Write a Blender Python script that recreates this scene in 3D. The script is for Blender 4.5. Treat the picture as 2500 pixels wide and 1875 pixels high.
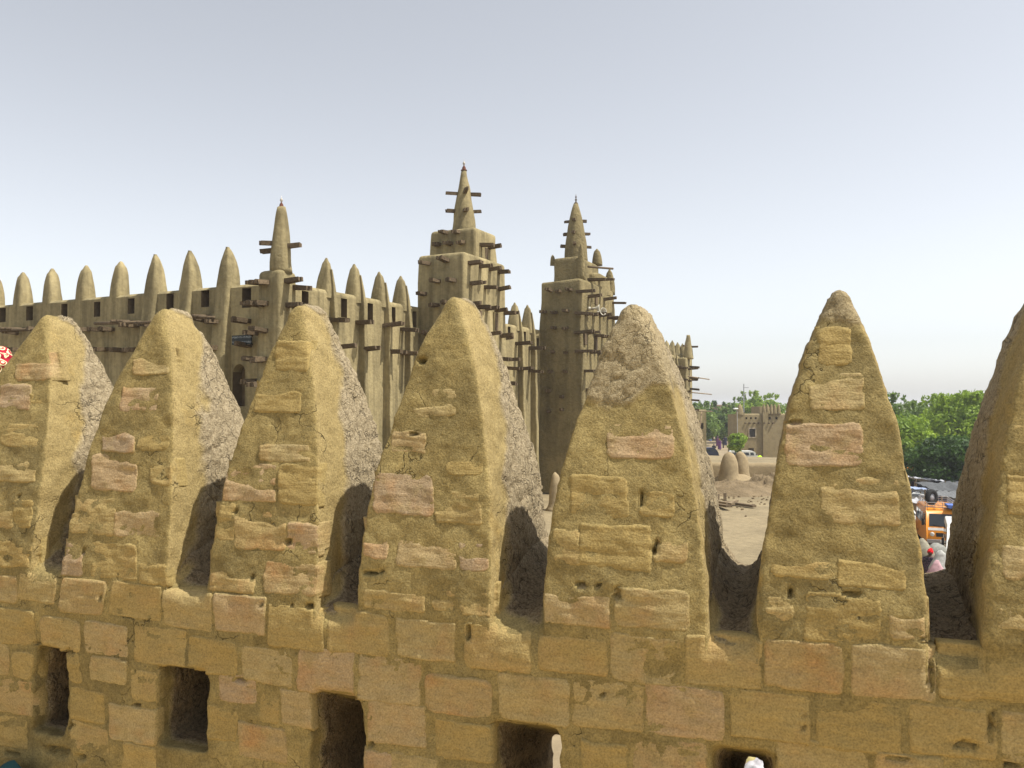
import bpy, math, random
import numpy as np
from mathutils import Vector

random.seed(7)
rng = np.random.default_rng(7)
for o in list(bpy.data.objects):
    bpy.data.objects.remove(o)
SC = bpy.context.scene
COL = SC.collection
PI = math.pi

# ------------------------------------------------------------------ camera
F, CX, CY = 2030.0, 1250.0, 937.5            # focal length and centre in units of a 2500 px wide frame
PITCH = math.atan(47.5 / F)
cam = bpy.data.cameras.new('camera')
cam.sensor_width = 36.0
cam.lens = F * 36.0 / 2500.0
cam.clip_start = 0.05
cam.clip_end = 6000.0
camo = bpy.data.objects.new('camera', cam)
COL.objects.link(camo)
camo.location = (0, 0, 0)
camo.rotation_euler = (math.radians(90) + PITCH, 0, 0)
SC.camera = camo

# ------------------------------------------------------------------ sky, sun, exposure
SUN_AZ, SUN_EL = math.radians(-14.5), math.radians(60.5)   # azimuth counted from +X towards +Y
sun_dir = Vector((math.cos(SUN_EL) * math.cos(SUN_AZ), math.cos(SUN_EL) * math.sin(SUN_AZ), math.sin(SUN_EL)))
W = bpy.data.worlds.new('World')
SC.world = W
W.use_nodes = True
wn = W.node_tree
bg = wn.nodes['Background']
sky = wn.nodes.new('ShaderNodeTexSky')
sky.sky_type = 'NISHITA'
sky.sun_disc = False
sky.sun_elevation = SUN_EL
sky.sun_rotation = math.radians(90) - SUN_AZ
sky.altitude = 300
sky.air_density = 1.0
sky.dust_density = 1.25
sky.ozone_density = 1.0
hs = wn.nodes.new('ShaderNodeHueSaturation')
hs.inputs['Saturation'].default_value = 0.27
wn.links.new(sky.outputs[0], hs.inputs['Color'])
wn.links.new(hs.outputs[0], bg.inputs['Color'])
bg.inputs['Strength'].default_value = 0.145
sl = bpy.data.lights.new('sun', 'SUN')
sl.energy = 5.0
sl.angle = math.radians(0.55)
sl.color = (1.0, 0.95, 0.86)
slo = bpy.data.objects.new('sun', sl)
COL.objects.link(slo)
slo.rotation_euler = sun_dir.to_track_quat('Z', 'Y').to_euler()
SC.view_settings.view_transform = 'Standard'
SC.view_settings.look = 'None'
SC.view_settings.exposure = 0.36
SC.view_settings.gamma = 1.0

# ------------------------------------------------------------------ helpers
def ray(x, y):
    xr = (x - CX) / F
    yr = -(y - CY) / F
    return np.array([xr, math.cos(PITCH) - yr * math.sin(PITCH), math.sin(PITCH) + yr * math.cos(PITCH)])

def onplane(x, y, p0, n):
    d = ray(x, y)
    return d * (np.dot(p0, n) / np.dot(d, n))

def at(x, y, Y):
    d = ray(x, y)
    return d * (Y / d[1])

def onz(x, y, z):
    d = ray(x, y)
    return d * (z / d[2])

def mesh_np(name, V, Q, smooth=True, attrs=None):
    V = np.asarray(V, dtype=np.float32)
    Q = np.asarray(Q, dtype=np.int32)
    k = Q.shape[1]
    me = bpy.data.meshes.new(name)
    me.vertices.add(len(V))
    me.vertices.foreach_set('co', V.ravel())
    me.loops.add(Q.size)
    me.loops.foreach_set('vertex_index', Q.ravel())
    me.polygons.add(len(Q))
    me.polygons.foreach_set('loop_start', np.arange(0, Q.size, k, dtype=np.int32))
    me.polygons.foreach_set('use_smooth', np.full(len(Q), smooth, dtype=bool))
    if attrs:
        for an, av in attrs.items():
            at_ = me.attributes.new(an, 'FLOAT', 'POINT')
            at_.data.foreach_set('value', np.asarray(av, dtype=np.float32))
    me.update(calc_edges=True)
    return me

def wloc(o):
    p = Vector((0, 0, 0))
    while o is not None:
        p = p + Vector(o.location)
        o = o.parent
    return p

def link(name, me, mat=None, parent=None, loc=None):
    """one object from mesh data given in world space; it is re-based on its own origin loc"""
    o = bpy.data.objects.new(name, me)
    COL.objects.link(o)
    if mat is not None and me is not None and not me.materials:
        me.materials.append(mat)
    base = wloc(parent) if parent is not None else Vector((0, 0, 0))
    if parent is not None:
        o.parent = parent
    l = Vector(loc) if loc is not None else base
    o.location = l - base
    if me is not None and me.users == 1:
        me.transform(__import__('mathutils').Matrix.Translation(-l))
    return o

def thing(name, label, cat, loc=(0, 0, 0), group=None):
    o = bpy.data.objects.new(name, None)
    o.empty_display_size = 0.2
    COL.objects.link(o)
    o.location = loc
    return tag(o, label, cat, group)

def tag(o, label, cat=None, group=None, kind=None):
    o['label'] = label
    if cat: o['category'] = cat
    if group: o['group'] = group
    if kind: o['kind'] = kind
    return o

class MB:
    """collects polygons in world space"""
    def __init__(s):
        s.v = []; s.f = []
    def poly(s, pts):
        b = len(s.v)
        s.v += [tuple(p) for p in pts]
        s.f.append(tuple(range(b, b + len(pts))))
    def add(s, V, Fs):
        b = len(s.v)
        s.v += [tuple(p) for p in V]
        s.f += [tuple(i + b for i in f) for f in Fs]
    def box(s, c, ax, ay, az, hx, hy, hz, taper=1.0):
        c, ax, ay, az = (np.array(q, float) for q in (c, ax, ay, az))
        V = []
        for k in (-1, 1):
            t = taper if k > 0 else 1.0
            for i, j in ((-1, -1), (1, -1), (1, 1), (-1, 1)):
                V.append(c + ax * hx * i * t + ay * hy * j * t + az * hz * k)
        s.add(V, [(3, 2, 1, 0), (4, 5, 6, 7), (0, 1, 5, 4), (1, 2, 6, 5), (2, 3, 7, 6), (3, 0, 4, 7)])
    def loft(s, rings, cap=True):
        n = len(rings[0])
        b = len(s.v)
        for r in rings:
            s.v += [tuple(p) for p in r]
        for k in range(len(rings) - 1):
            for i in range(n):
                j = (i + 1) % n
                s.f.append((b + k * n + i, b + k * n + j, b + (k + 1) * n + j, b + (k + 1) * n + i))
        if cap:
            s.f.append(tuple(b + i for i in reversed(range(n))))
            e = b + (len(rings) - 1) * n
            s.f.append(tuple(e + i for i in range(n)))
    def tube(s, pts, rad, n=8):
        rings = []
        pts = [np.array(p, float) for p in pts]
        for i, p in enumerate(pts):
            d = pts[min(i + 1, len(pts) - 1)] - pts[max(i - 1, 0)]
            d = d / (np.linalg.norm(d) + 1e-9)
            up = np.array([0, 0, 1.0]) if abs(d[2]) < 0.9 else np.array([1.0, 0, 0])
            x = np.cross(up, d); x /= np.linalg.norm(x)
            y = np.cross(d, x)
            r = rad[i] if hasattr(rad, '__len__') else rad
            rings.append([p + (x * math.cos(2 * PI * k / n) + y * math.sin(2 * PI * k / n)) * r for k in range(n)])
        s.loft(rings)
    def lathe(s, c, prof, n=16, sx=1.0, sy=1.0):
        c = np.array(c, float)
        s.loft([[c + np.array([r * sx * math.cos(2 * PI * k / n), r * sy * math.sin(2 * PI * k / n), z]) for k in range(n)] for r, z in prof])
    def mesh(s, name, smooth=False, jitter=0.0, jscale=1.0):
        me = bpy.data.meshes.new(name)
        v = s.v
        if jitter:
            a = np.array(v)
            a = a + (np.stack([vnoise(a * jscale + k * 31.7) for k in range(3)], -1)) * jitter
            v = a.tolist()
        me.from_pydata(v, [], s.f)
        if smooth:
            me.polygons.foreach_set('use_smooth', np.ones(len(s.f), dtype=bool))
        me.update()
        return me
    def build(s, name, mat, parent=None, loc=None, smooth=False, jitter=0.0, jscale=1.0, auto=None):
        me = s.mesh(name, smooth or auto is not None, jitter, jscale)
        o = link(name, me, mat, parent, loc)
        if auto is not None:
            sharp(me, auto)
        return o

def sharp(me, deg):
    me.set_sharp_from_angle(angle=math.radians(deg))

# value noise on numpy arrays of points
def _h(ix, iy, iz):
    n = (ix * 374761393 + iy * 668265263 + iz * 2147483647 * 3 + 974711) & 0xFFFFFFFF
    n = ((n ^ (n >> 13)) * 1274126177) & 0xFFFFFFFF
    n = (n ^ (n >> 16)) & 0xFFFFFF
    return n.astype(np.float64) / 0xFFFFFF

def vnoise(p):
    p = np.asarray(p, float)
    i = np.floor(p).astype(np.int64)
    f = p - i
    f = f * f * (3 - 2 * f)
    r = 0
    for dx in (0, 1):
        wx = f[..., 0] if dx else 1 - f[..., 0]
        for dy in (0, 1):
            wy = f[..., 1] if dy else 1 - f[..., 1]
            for dz in (0, 1):
                wz = f[..., 2] if dz else 1 - f[..., 2]
                r = r + wx * wy * wz * _h(i[..., 0] + dx, i[..., 1] + dy, i[..., 2] + dz)
    return r * 2 - 1

def fbm(p, oct=4, gain=0.5):
    a, s, r = 1.0, 1.0, 0.0
    for k in range(oct):
        r = r + a * vnoise(np.asarray(p) * s + k * 17.3)
        a *= gain; s *= 2.03
    return r

def worley(p):
    """distances to the nearest and second nearest of one jittered point per cell"""
    p = np.asarray(p, float)
    i = np.floor(p).astype(np.int64)
    f1 = np.full(p.shape[:-1], 9.0); f2 = f1.copy()
    for dx in (-1, 0, 1):
        for dy in (-1, 0, 1):
            for dz in (-1, 0, 1):
                c = i + np.array([dx, dy, dz])
                q = np.stack([_h(c[..., 0] + 11 * k, c[..., 1] + 7 * k, c[..., 2] - 5 * k) for k in (1, 2, 3)], -1)
                d = np.linalg.norm(c + q - p, axis=-1)
                nf1 = np.minimum(f1, d)
                f2 = np.minimum(f2, np.maximum(f1, d))
                f1 = nf1
    return f1, f2

def surface_nets(fn, lo, hi, h):
    """quads of the zero surface of fn(P) in the box lo..hi, cell size h; returns V, Q"""
    lo = np.array(lo, float); hi = np.array(hi, float)
    N = np.ceil((hi - lo) / h).astype(int) + 1
    g = np.empty(N, dtype=np.float32)
    ys, zs = np.meshgrid(lo[1] + np.arange(N[1]) * h, lo[2] + np.arange(N[2]) * h, indexing='ij')
    step = max(1, int(400000 / (N[1] * N[2])))
    for i0 in range(0, N[0], step):
        i1 = min(N[0], i0 + step)
        X = lo[0] + np.arange(i0, i1) * h
        P = np.empty((i1 - i0, N[1], N[2], 3))
        P[..., 0] = X[:, None, None]; P[..., 1] = ys; P[..., 2] = zs
        g[i0:i1] = fn(P)
    s = g < 0
    c = np.zeros(N - 1, dtype=np.int8)
    for dx in (0, 1):
        for dy in (0, 1):
            for dz in (0, 1):
                c += s[dx:N[0] - 1 + dx, dy:N[1] - 1 + dy, dz:N[2] - 1 + dz]
    act = np.argwhere((c > 0) & (c < 8))
    idx = np.full(N - 1, -1, dtype=np.int64)
    idx[tuple(act.T)] = np.arange(len(act))
    acc = np.zeros((len(act), 3)); cnt = np.zeros(len(act))
    cor = [(0, 0, 0), (1, 0, 0), (0, 1, 0), (1, 1, 0), (0, 0, 1), (1, 0, 1), (0, 1, 1), (1, 1, 1)]
    vals = [g[act[:, 0] + a, act[:, 1] + b, act[:, 2] + d] for a, b, d in cor]
    for a in range(8):
        for b in range(a + 1, 8):
            df = np.abs(np.array(cor[a]) - np.array(cor[b])).sum()
            if df != 1: continue
            m = (vals[a] < 0) != (vals[b] < 0)
            t = vals[a] / np.where(m, vals[a] - vals[b], 1)
            p = np.array(cor[a]) + t[:, None] * (np.array(cor[b]) - np.array(cor[a]))
            acc += np.where(m[:, None], p, 0); cnt += m
    V = lo + (act + acc / cnt[:, None]) * h
    Q = []
    for ax in range(3):
        u, v = [k for k in range(3) if k != ax]
        sl0 = [slice(None)] * 3; sl1 = [slice(None)] * 3
        sl0[ax] = slice(0, N[ax] - 1); sl1[ax] = slice(1, N[ax])
        ch = s[tuple(sl0)] != s[tuple(sl1)]
        e = np.argwhere(ch)
        e = e[(e[:, u] > 0) & (e[:, v] > 0) & (e[:, u] < N[u] - 1) & (e[:, v] < N[v] - 1)]
        ins = s[tuple(sl0)][tuple(e.T)]
        du = np.zeros(3, int); du[u] = 1
        dv = np.zeros(3, int); dv[v] = 1
        q = np.stack([idx[tuple((e - du - dv).T)], idx[tuple((e - dv).T)], idx[tuple(e.T)], idx[tuple((e - du).T)]], 1)
        flip = ins if ax != 1 else ~ins
        q[~flip] = q[~flip][:, ::-1]
        Q.append(q)
    return V, np.concatenate(Q)

# ------------------------------------------------------------------ materials
def new_mat(name, rough=0.95, spec=0.15):
    m = bpy.data.materials.new(name)
    m.use_nodes = True
    b = m.node_tree.nodes['Principled BSDF']
    b.inputs['Roughness'].default_value = rough
    b.inputs['Specular IOR Level'].default_value = spec
    return m, m.node_tree, b

def node(nt, kind, **kw):
    n = nt.nodes.new(kind)
    for k, v in kw.items():
        if k.startswith('i_'):
            n.inputs[k[2:].replace('_', ' ')].default_value = v
        else:
            setattr(n, k, v)
    return n

def coords(nt, what='Object', scale=(1, 1, 1), rnd=False):
    tc = node(nt, 'ShaderNodeTexCoord')
    mp = node(nt, 'ShaderNodeMapping')
    mp.inputs['Scale'].default_value = scale
    nt.links.new(tc.outputs[what], mp.inputs['Vector'])
    if rnd:
        oi = node(nt, 'ShaderNodeObjectInfo')
        m = node(nt, 'ShaderNodeMath', operation='MULTIPLY'); m.inputs[1].default_value = 37.0
        nt.links.new(oi.outputs['Random'], m.inputs[0])
        nt.links.new(m.outputs[0], mp.inputs['Location'])
    return mp.outputs[0]

def noise(nt, vec, scale, detail=5, rough=0.55, lac=2.0):
    n = node(nt, 'ShaderNodeTexNoise')
    n.inputs['Scale'].default_value = scale
    n.inputs['Detail'].default_value = detail
    n.inputs['Roughness'].default_value = rough
    n.inputs['Lacunarity'].default_value = lac
    nt.links.new(vec, n.inputs['Vector'])
    return n.outputs['Fac']

def ramp(nt, fac, stops):
    r = node(nt, 'ShaderNodeValToRGB')
    while len(r.color_ramp.elements) < len(stops):
        r.color_ramp.elements.new(0.5)
    for e, (p, c) in zip(r.color_ramp.elements, stops):
        e.position = p
        e.color = (c, c, c, 1) if not hasattr(c, '__len__') else (*c, 1)
    nt.links.new(fac, r.inputs[0])
    return r.outputs[0]

def mix(nt, fac, a, b, mode='MIX'):
    m = node(nt, 'ShaderNodeMix', data_type='RGBA', blend_type=mode)
    for s, v in ((0, fac), (6, a), (7, b)):
        if hasattr(v, 'is_output') or hasattr(v, 'node'):
            nt.links.new(v, m.inputs[s])
        elif hasattr(v, '__len__'):
            m.inputs[s].default_value = (*v, 1)
        else:
            m.inputs[s].default_value = v if s == 0 else (v, v, v, 1)
    return m.outputs[2]

def mth(nt, op, a, b=None, c=None):
    m = node(nt, 'ShaderNodeMath', operation=op)
    for i, v in enumerate((a, b, c)):
        if v is None: continue
        if hasattr(v, 'node'): nt.links.new(v, m.inputs[i])
        else: m.inputs[i].default_value = v
    return m.outputs[0]

def bump(nt, bsdf, h, strength=0.5, dist=0.01, prev=None):
    b = node(nt, 'ShaderNodeBump')
    b.inputs['Strength'].default_value = strength
    b.inputs['Distance'].default_value = dist
    nt.links.new(h, b.inputs['Height'])
    if prev is not None: nt.links.new(prev, b.inputs['Normal'])
    nt.links.new(b.outputs[0], bsdf.inputs['Normal'])
    return b.outputs[0]

def mul3(c, k):
    return tuple(x * k for x in c)

def mud_mat(name, c, var=0.16, s1=0.6, s2=9.0, bdist=0.02, bstr=0.6, streak=0.0, rough=0.95):
    m, nt, b = new_mat(name, rough)
    v = coords(nt, 'Object')
    g = node(nt, 'ShaderNodeNewGeometry')
    v = g.outputs['Position']
    n1 = noise(nt, v, s1, 4)
    n2 = noise(nt, v, s2, 6, 0.65)
    c1 = ramp(nt, n1, [(0.3, mul3(c, 1 - var)), (0.7, mul3(c, 1 + var))])
    c2 = ramp(nt, n2, [(0.25, 0.75), (0.75, 1.15)])
    col = mix(nt, 1.0, c1, c2, 'MULTIPLY')
    if streak:
        mp = node(nt, 'ShaderNodeMapping'); mp.inputs['Scale'].default_value = (2.2, 2.2, 0.18)
        nt.links.new(v, mp.inputs['Vector'])
        n3 = noise(nt, mp.outputs[0], 1.3, 5, 0.6)
        col = mix(nt, streak, col, ramp(nt, n3, [(0.35, 0.62), (0.62, 1.12)]), 'MULTIPLY')
    nt.links.new(col, b.inputs['Base Color'])
    bump(nt, b, n2, bstr, bdist)
    return m

# ------------------------------------------------------------------ parapet in the foreground
WA = np.array([2.88, -1.0, 0.0]); WA /= np.linalg.norm(WA)      # along the wall, to the right
WT = np.array([1.0, 2.88, 0.0]); WT /= np.linalg.norm(WT)       # through the wall, away from the camera
W0 = np.array([0.0, 2.5, 0.0])
THICK = 0.65

def toW(P):
    P = np.asarray(P, float)
    return W0 + P[..., 0:1] * WA + P[..., 1:2] * WT + np.stack([P[..., 2] * 0, P[..., 2] * 0, P[..., 2]], -1)

def wall_at(x, y, t=0.0):
    p = onplane(x, y, W0 + WT * t, WT) - W0
    return np.array([np.dot(p, WA), np.dot(p, WT), p[2]])

GAPS = [(-235, 1345), (110, 1390), (455, 1442), (815, 1500), (1262, 1527), (1790, 1570), (2335, 1602), (2960, 1650)]
GA = np.array([wall_at(x, y)[0] for x, y in GAPS])
GZ = np.array([wall_at(x, y)[2] for x, y in GAPS])
# merlons: left and right foot on the front face, height of the foot, apex
MER = [(-190, 72, 1390, 141, 768), (147, 405, 1440, 424, 752), (503, 772, 1490, 752, 742), (868, 1198, 1510, 1122, 722),
       (1325, 1728, 1550, 1554, 746), (1850, 2262, 1585, 2050, 698), (2405, 2880, 1620, 2585, 640)]
ML = []
for xl, xr_, yb, xa, ya in MER:
    l = wall_at(xl, yb); r = wall_at(xr_, yb); ap = wall_at(xa, ya, 0.31)
    ML.append(dict(l=l[0], r=r[0], zb=(l[2] + r[2]) / 2, aa=ap[0], zt=ap[2]))
WID = [1.0, 1.0, 1.0, 1.0, 1.12, 1.05, 1.0]

def smax(a, b, k):
    h = np.clip(0.5 - 0.5 * (b - a) / k, 0, 1)
    return b + (a - b) * h + k * h * (1 - h)

def front_t(v):
    v = np.clip(v, 0, 1)
    return 0.05 * v + 0.19 * v ** 1.5

def merlon_sdf(P, k):
    m = ML[k]
    a, t, z = P[..., 0], P[..., 1], P[..., 2]
    v = (z - m['zb']) / (m['zt'] - m['zb'])
    vc = np.clip(v, 0, 1)
    pw, qw = (2.0, 0.86) if k != 4 else (2.05, 0.88)
    g = (1 - vc ** pw) ** qw
    w0 = (m['r'] - m['l']) / 2
    w = w0 * (0.05 + 0.95 * g) + 0.02 * np.clip(-v, 0, 1)
    ac = (m['l'] + m['r']) / 2 * (1 - vc) + m['aa'] * vc
    tf = front_t(v)
    tb = THICK - 0.17 * vc - 0.10 * vc ** 2
    tc = (tf + tb) / 2; d = (tb - tf) / 2
    r = np.minimum(0.005 + 0.05 * vc ** 5, 0.9 * np.minimum(w, d))
    qa = np.abs(a - ac) - w + r; qt = np.abs(t - tc) - d + r
    s = np.sqrt(np.maximum(qa, 0) ** 2 + np.maximum(qt, 0) ** 2) + np.minimum(np.maximum(qa, qt), 0) - r
    return smax(s, z - m['zt'], 0.05)

def rbox2(a, z, ca, cz, ha, hz, r, sk=0.0):
    qa = np.abs(a - ca - sk * (z - cz)) - ha + r; qz = np.abs(z - cz) - hz + r
    return np.sqrt(np.maximum(qa, 0) ** 2 + np.maximum(qz, 0) ** 2) + np.minimum(np.maximum(qa, qz), 0) - r

# openings through the wall: left, top, right, bottom in the frame
HOLES = [(80, 1580, 160, 1795), (382, 1630, 503, 1828), (757, 1687, 893, 2080), (1200, 1768, 1366, 2330), (1733, 1826, 1890, 2330)]
HL = []
for x0, y0, x1, y1 in HOLES:
    p = [wall_at(x0, (y0 + y1) / 2), wall_at(x1, (y0 + y1) / 2), wall_at((x0 + x1) / 2, y0), wall_at((x0 + x1) / 2, y1)]
    HL.append(((p[0][0] + p[1][0]) / 2, (p[2][2] + p[3][2]) / 2, (p[1][0] - p[0][0]) / 2, (p[2][2] - p[3][2]) / 2))
MSIDES = sorted([m['l'] for m in ML] + [m['r'] for m in ML])

def body_sdf(P):
    a, t, z = P[..., 0], P[..., 1], P[..., 2]
    zg = np.interp(a, GA, GZ)
    st = np.clip(t / 0.5, 0, 1); st = st * st * (3 - 2 * st)
    dm = np.full(a.shape, 9.0)
    for m in ML:
        dm = np.minimum(dm, np.maximum(m['l'] - a, a - m['r']))
    dm = np.maximum(dm, 0)
    zf = zg + 0.085 * st + np.where(a > ML[5]['r'], 0.02, 0.085) * np.exp(-dm / 0.026) * np.clip(t / 0.12, 0, 1)
    zf = zf - 0.018 * np.clip(1 - t / 0.13, 0, 1) ** 2
    s = smax(z - zf, -t, 0.04)
    s = smax(s, t - THICK, 0.03)
    for i, (ca, cz, ha, hz) in enumerate(HL):
        wob = 0.005 * np.sin(z * 23 + i * 2) + 0.003 * np.sin(z * 61 + t * 9 + i)
        h = rbox2(a + wob, z + (0.05 if i < 2 else 0.42) * t, ca, cz, ha * (1 - (0.5 * t / THICK if i == 4 else 0)), hz, (.02, .02, .04, .02, .03)[i], (0.05, 0.0, -0.06, 0.0, 0.0)[i])
        if i == 0:
            wob2 = 0.02 * np.sin(a * 40)
            h = np.minimum(h, rbox2(a, z + wob2, ca + 0.07, cz - 0.37, 0.11, 0.055, 0.05) + np.clip(t - 0.05, 0, 1) * 2)
        s = smax(s, -h, 0.012)
    return s

# small voids and open joints seen in the mortar: x, y, half width, half height
VOIDS = [(905, 1398, 20, 4), (932, 1394, 7, 6), (1421, 1428, 14, 6), (1463, 1430, 9, 5), (1508, 1446, 8, 14), (1597, 1345, 6, 13), (1602, 1325, 4, 9),
         (576, 1248, 6, 7), (755, 1480, 12, 6), (712, 1478, 5, 4), (640, 1470, 5, 6), (617, 1411, 4, 8), (1928, 1445, 5, 12), (2078, 1448, 22, 4),
         (2255, 1560, 14, 5), (2267, 1585, 6, 9), (1567, 1215, 4, 22), (52, 1213, 5, 5), (203, 1345, 4, 8), (335, 1722, 10, 4), (165, 1592, 16, 6),
         (90, 1573, 9, 5), (585, 1660, 14, 3), (172, 1772, 7, 5), (908, 1815, 10, 8), (1940, 1032, 16, 5), (248, 1455, 4, 7), (700, 1324, 8, 7),
         (2355, 1818, 30, 8), (2470, 1868, 20, 8), (1890, 1862, 5, 20), (2200, 1850, 26, 4), (1143, 1545, 4, 20), (2275, 1640, 4, 40),
         (1960, 1765, 4, 34), (2421, 1760, 4, 40), (1475, 1700, 4, 8), (85, 800, 12, 6), (82, 860, 8, 6), (1010, 1060, 10, 5), (1030, 880, 14, 7), (2085, 1455, 14, 4),
         (140, 1835, 46, 12), (200, 1850, 20, 8), (30, 1840, 20, 5)]
VO = []
for x, y, hx, hy in VOIDS:
    for it in range(2):
        tt = 0.0
        for m in ML:
            p = wall_at(x, y)
            if m['l'] < p[0] < m['r'] and p[2] > m['zb']:
                tt = float(front_t((p[2] - m['zb']) / (m['zt'] - m['zb'])))
    p = wall_at(x, y, tt)
    sc_ = np.dot(toW(p), [0, 1, 0]) / F
    VO.append((p[0], p[2], max(0.005, hx * sc_ * 0.95), max(0.005, hy * sc_ * 0.95)))

def rough_mask(P, N):
    """1 where the straw-mud render is bare, 0 on the smooth front skin"""
    a, t, z = P[..., 0], P[..., 1], P[..., 2]
    n = fbm(P * np.array([7, 9, 9]), 4)
    zg = np.interp(a, GA, GZ)
    up = np.clip((z - zg) / 0.9, -0.3, 1.2)
    edge = np.where(z > zg - 0.02, front_t(up) + 0.125 + 0.04 * n - 0.09 * np.clip((N[..., 2] - 0.5) * 4, 0, 1), 0.055 + 0.02 * n)
    side = np.clip((np.abs(N[..., 0]) + np.maximum(N[..., 2], 0) - 0.45) / 0.1, 0, 1)
    back = np.clip((t - 0.4) / 0.02, 0, 1)
    m = np.maximum(np.clip((t - edge) / 0.03, 0, 1) * side, back)
    k5 = ML[4]
    inm = (a > k5['l'] - 0.05) & (a < k5['r'] + 0.05)
    v5 = (z - k5['zb']) / (k5['zt'] - k5['zb'])
    m = np.maximum(m, np.where(inm, 0.7 * np.clip((v5 - 0.70 - 0.06 * n) / 0.03, 0, 1), 0))
    k6 = ML[5]
    inm = (a > k6['l'] - 0.05) & (a < k6['r'] + 0.05)
    v6 = (z - k6['zb']) / (k6['zt'] - k6['zb'])
    m = np.maximum(m, np.where(inm, 0.6 * np.clip((v6 - 0.84 - 0.06 * n) / 0.03, 0, 1), 0))
    return m

def disp(P, N, R):
    """outward displacement in metres"""
    d = 0.008 * fbm(P * 4.0, 3) + 0.0028 * fbm(P * 24.0, 3)
    d = d + R * (0.0025 * fbm(P * 45.0, 3) + 0.006)
    Pw = P + 0.03 * np.stack([fbm(P * 9 + 5, 2), fbm(P * 9 + 25, 2), fbm(P * 9 + 45, 2)], -1)
    f1, f2 = worley(Pw * np.array([13.0, 13.0, 8.5]))
    cr = np.clip(1 - (f2 - f1) / 0.12, 0, 1)
    brk = np.clip(vnoise(P * 4.0 + 9) * 2.5 + 0.6, 0, 1)
    d = d - R * 0.0075 * cr * brk
    f1, f2 = worley(Pw * 36.0)
    d = d + R * 0.002 * (0.5 - f1)
    # hand-shaped hollows on the front skin
    d = d - (1 - R) * 0.005 * np.clip(fbm(P * 11.0 + 40, 2) - 0.25, 0, 1)
    fr = np.clip((-N[..., 1] - 0.5) * 4, 0, 1)
    for ca, cz, ha, hz in VO:
        near = (np.abs(P[..., 0] - ca) < ha * 2 + 0.01) & (np.abs(P[..., 2] - cz) < hz * 2 + 0.01)
        if not near.any(): continue
        w = vnoise(P[near] * 90) * 0.4
        q = np.sqrt(((P[near][..., 0] - ca) / ha) ** 2 + ((P[near][..., 2] - cz) / hz) ** 2) + w
        d[near] = d[near] - 0.035 * np.clip(1.15 - q, 0, 0.5) * 2 * fr[near]
    return d

def grad(fn, P, e=0.004):
    g = np.stack([fn(P + np.array(v)) - fn(P - np.array(v)) for v in ((e, 0, 0), (0, e, 0), (0, 0, e))], -1)
    return g / (np.linalg.norm(g, axis=-1, keepdims=True) + 1e-9)

def mud_piece(name, fn, lo, hi, h, mat, parent, loc):
    V, Q = surface_nets(fn, lo, hi, h)
    N = grad(fn, V)
    R = rough_mask(V, N)
    V2 = V + N * disp(V, N, R)[:, None]
    zg = np.interp(V[:, 0], GA, GZ)
    strip = np.clip((np.abs(N[:, 0]) - 0.5) / 0.2, 0, 1) * (V[:, 2] > zg - 0.03) * (1 - R)
    me = mesh_np(name, toW(V2), Q, True, {'rough_mask': R, 'strip_mask': strip, 'low_tone_mask': np.clip((zg + 0.22 - V[:, 2]) / 0.2, 0, 1) * R})
    return link(name, me, mat, parent, loc)

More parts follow.
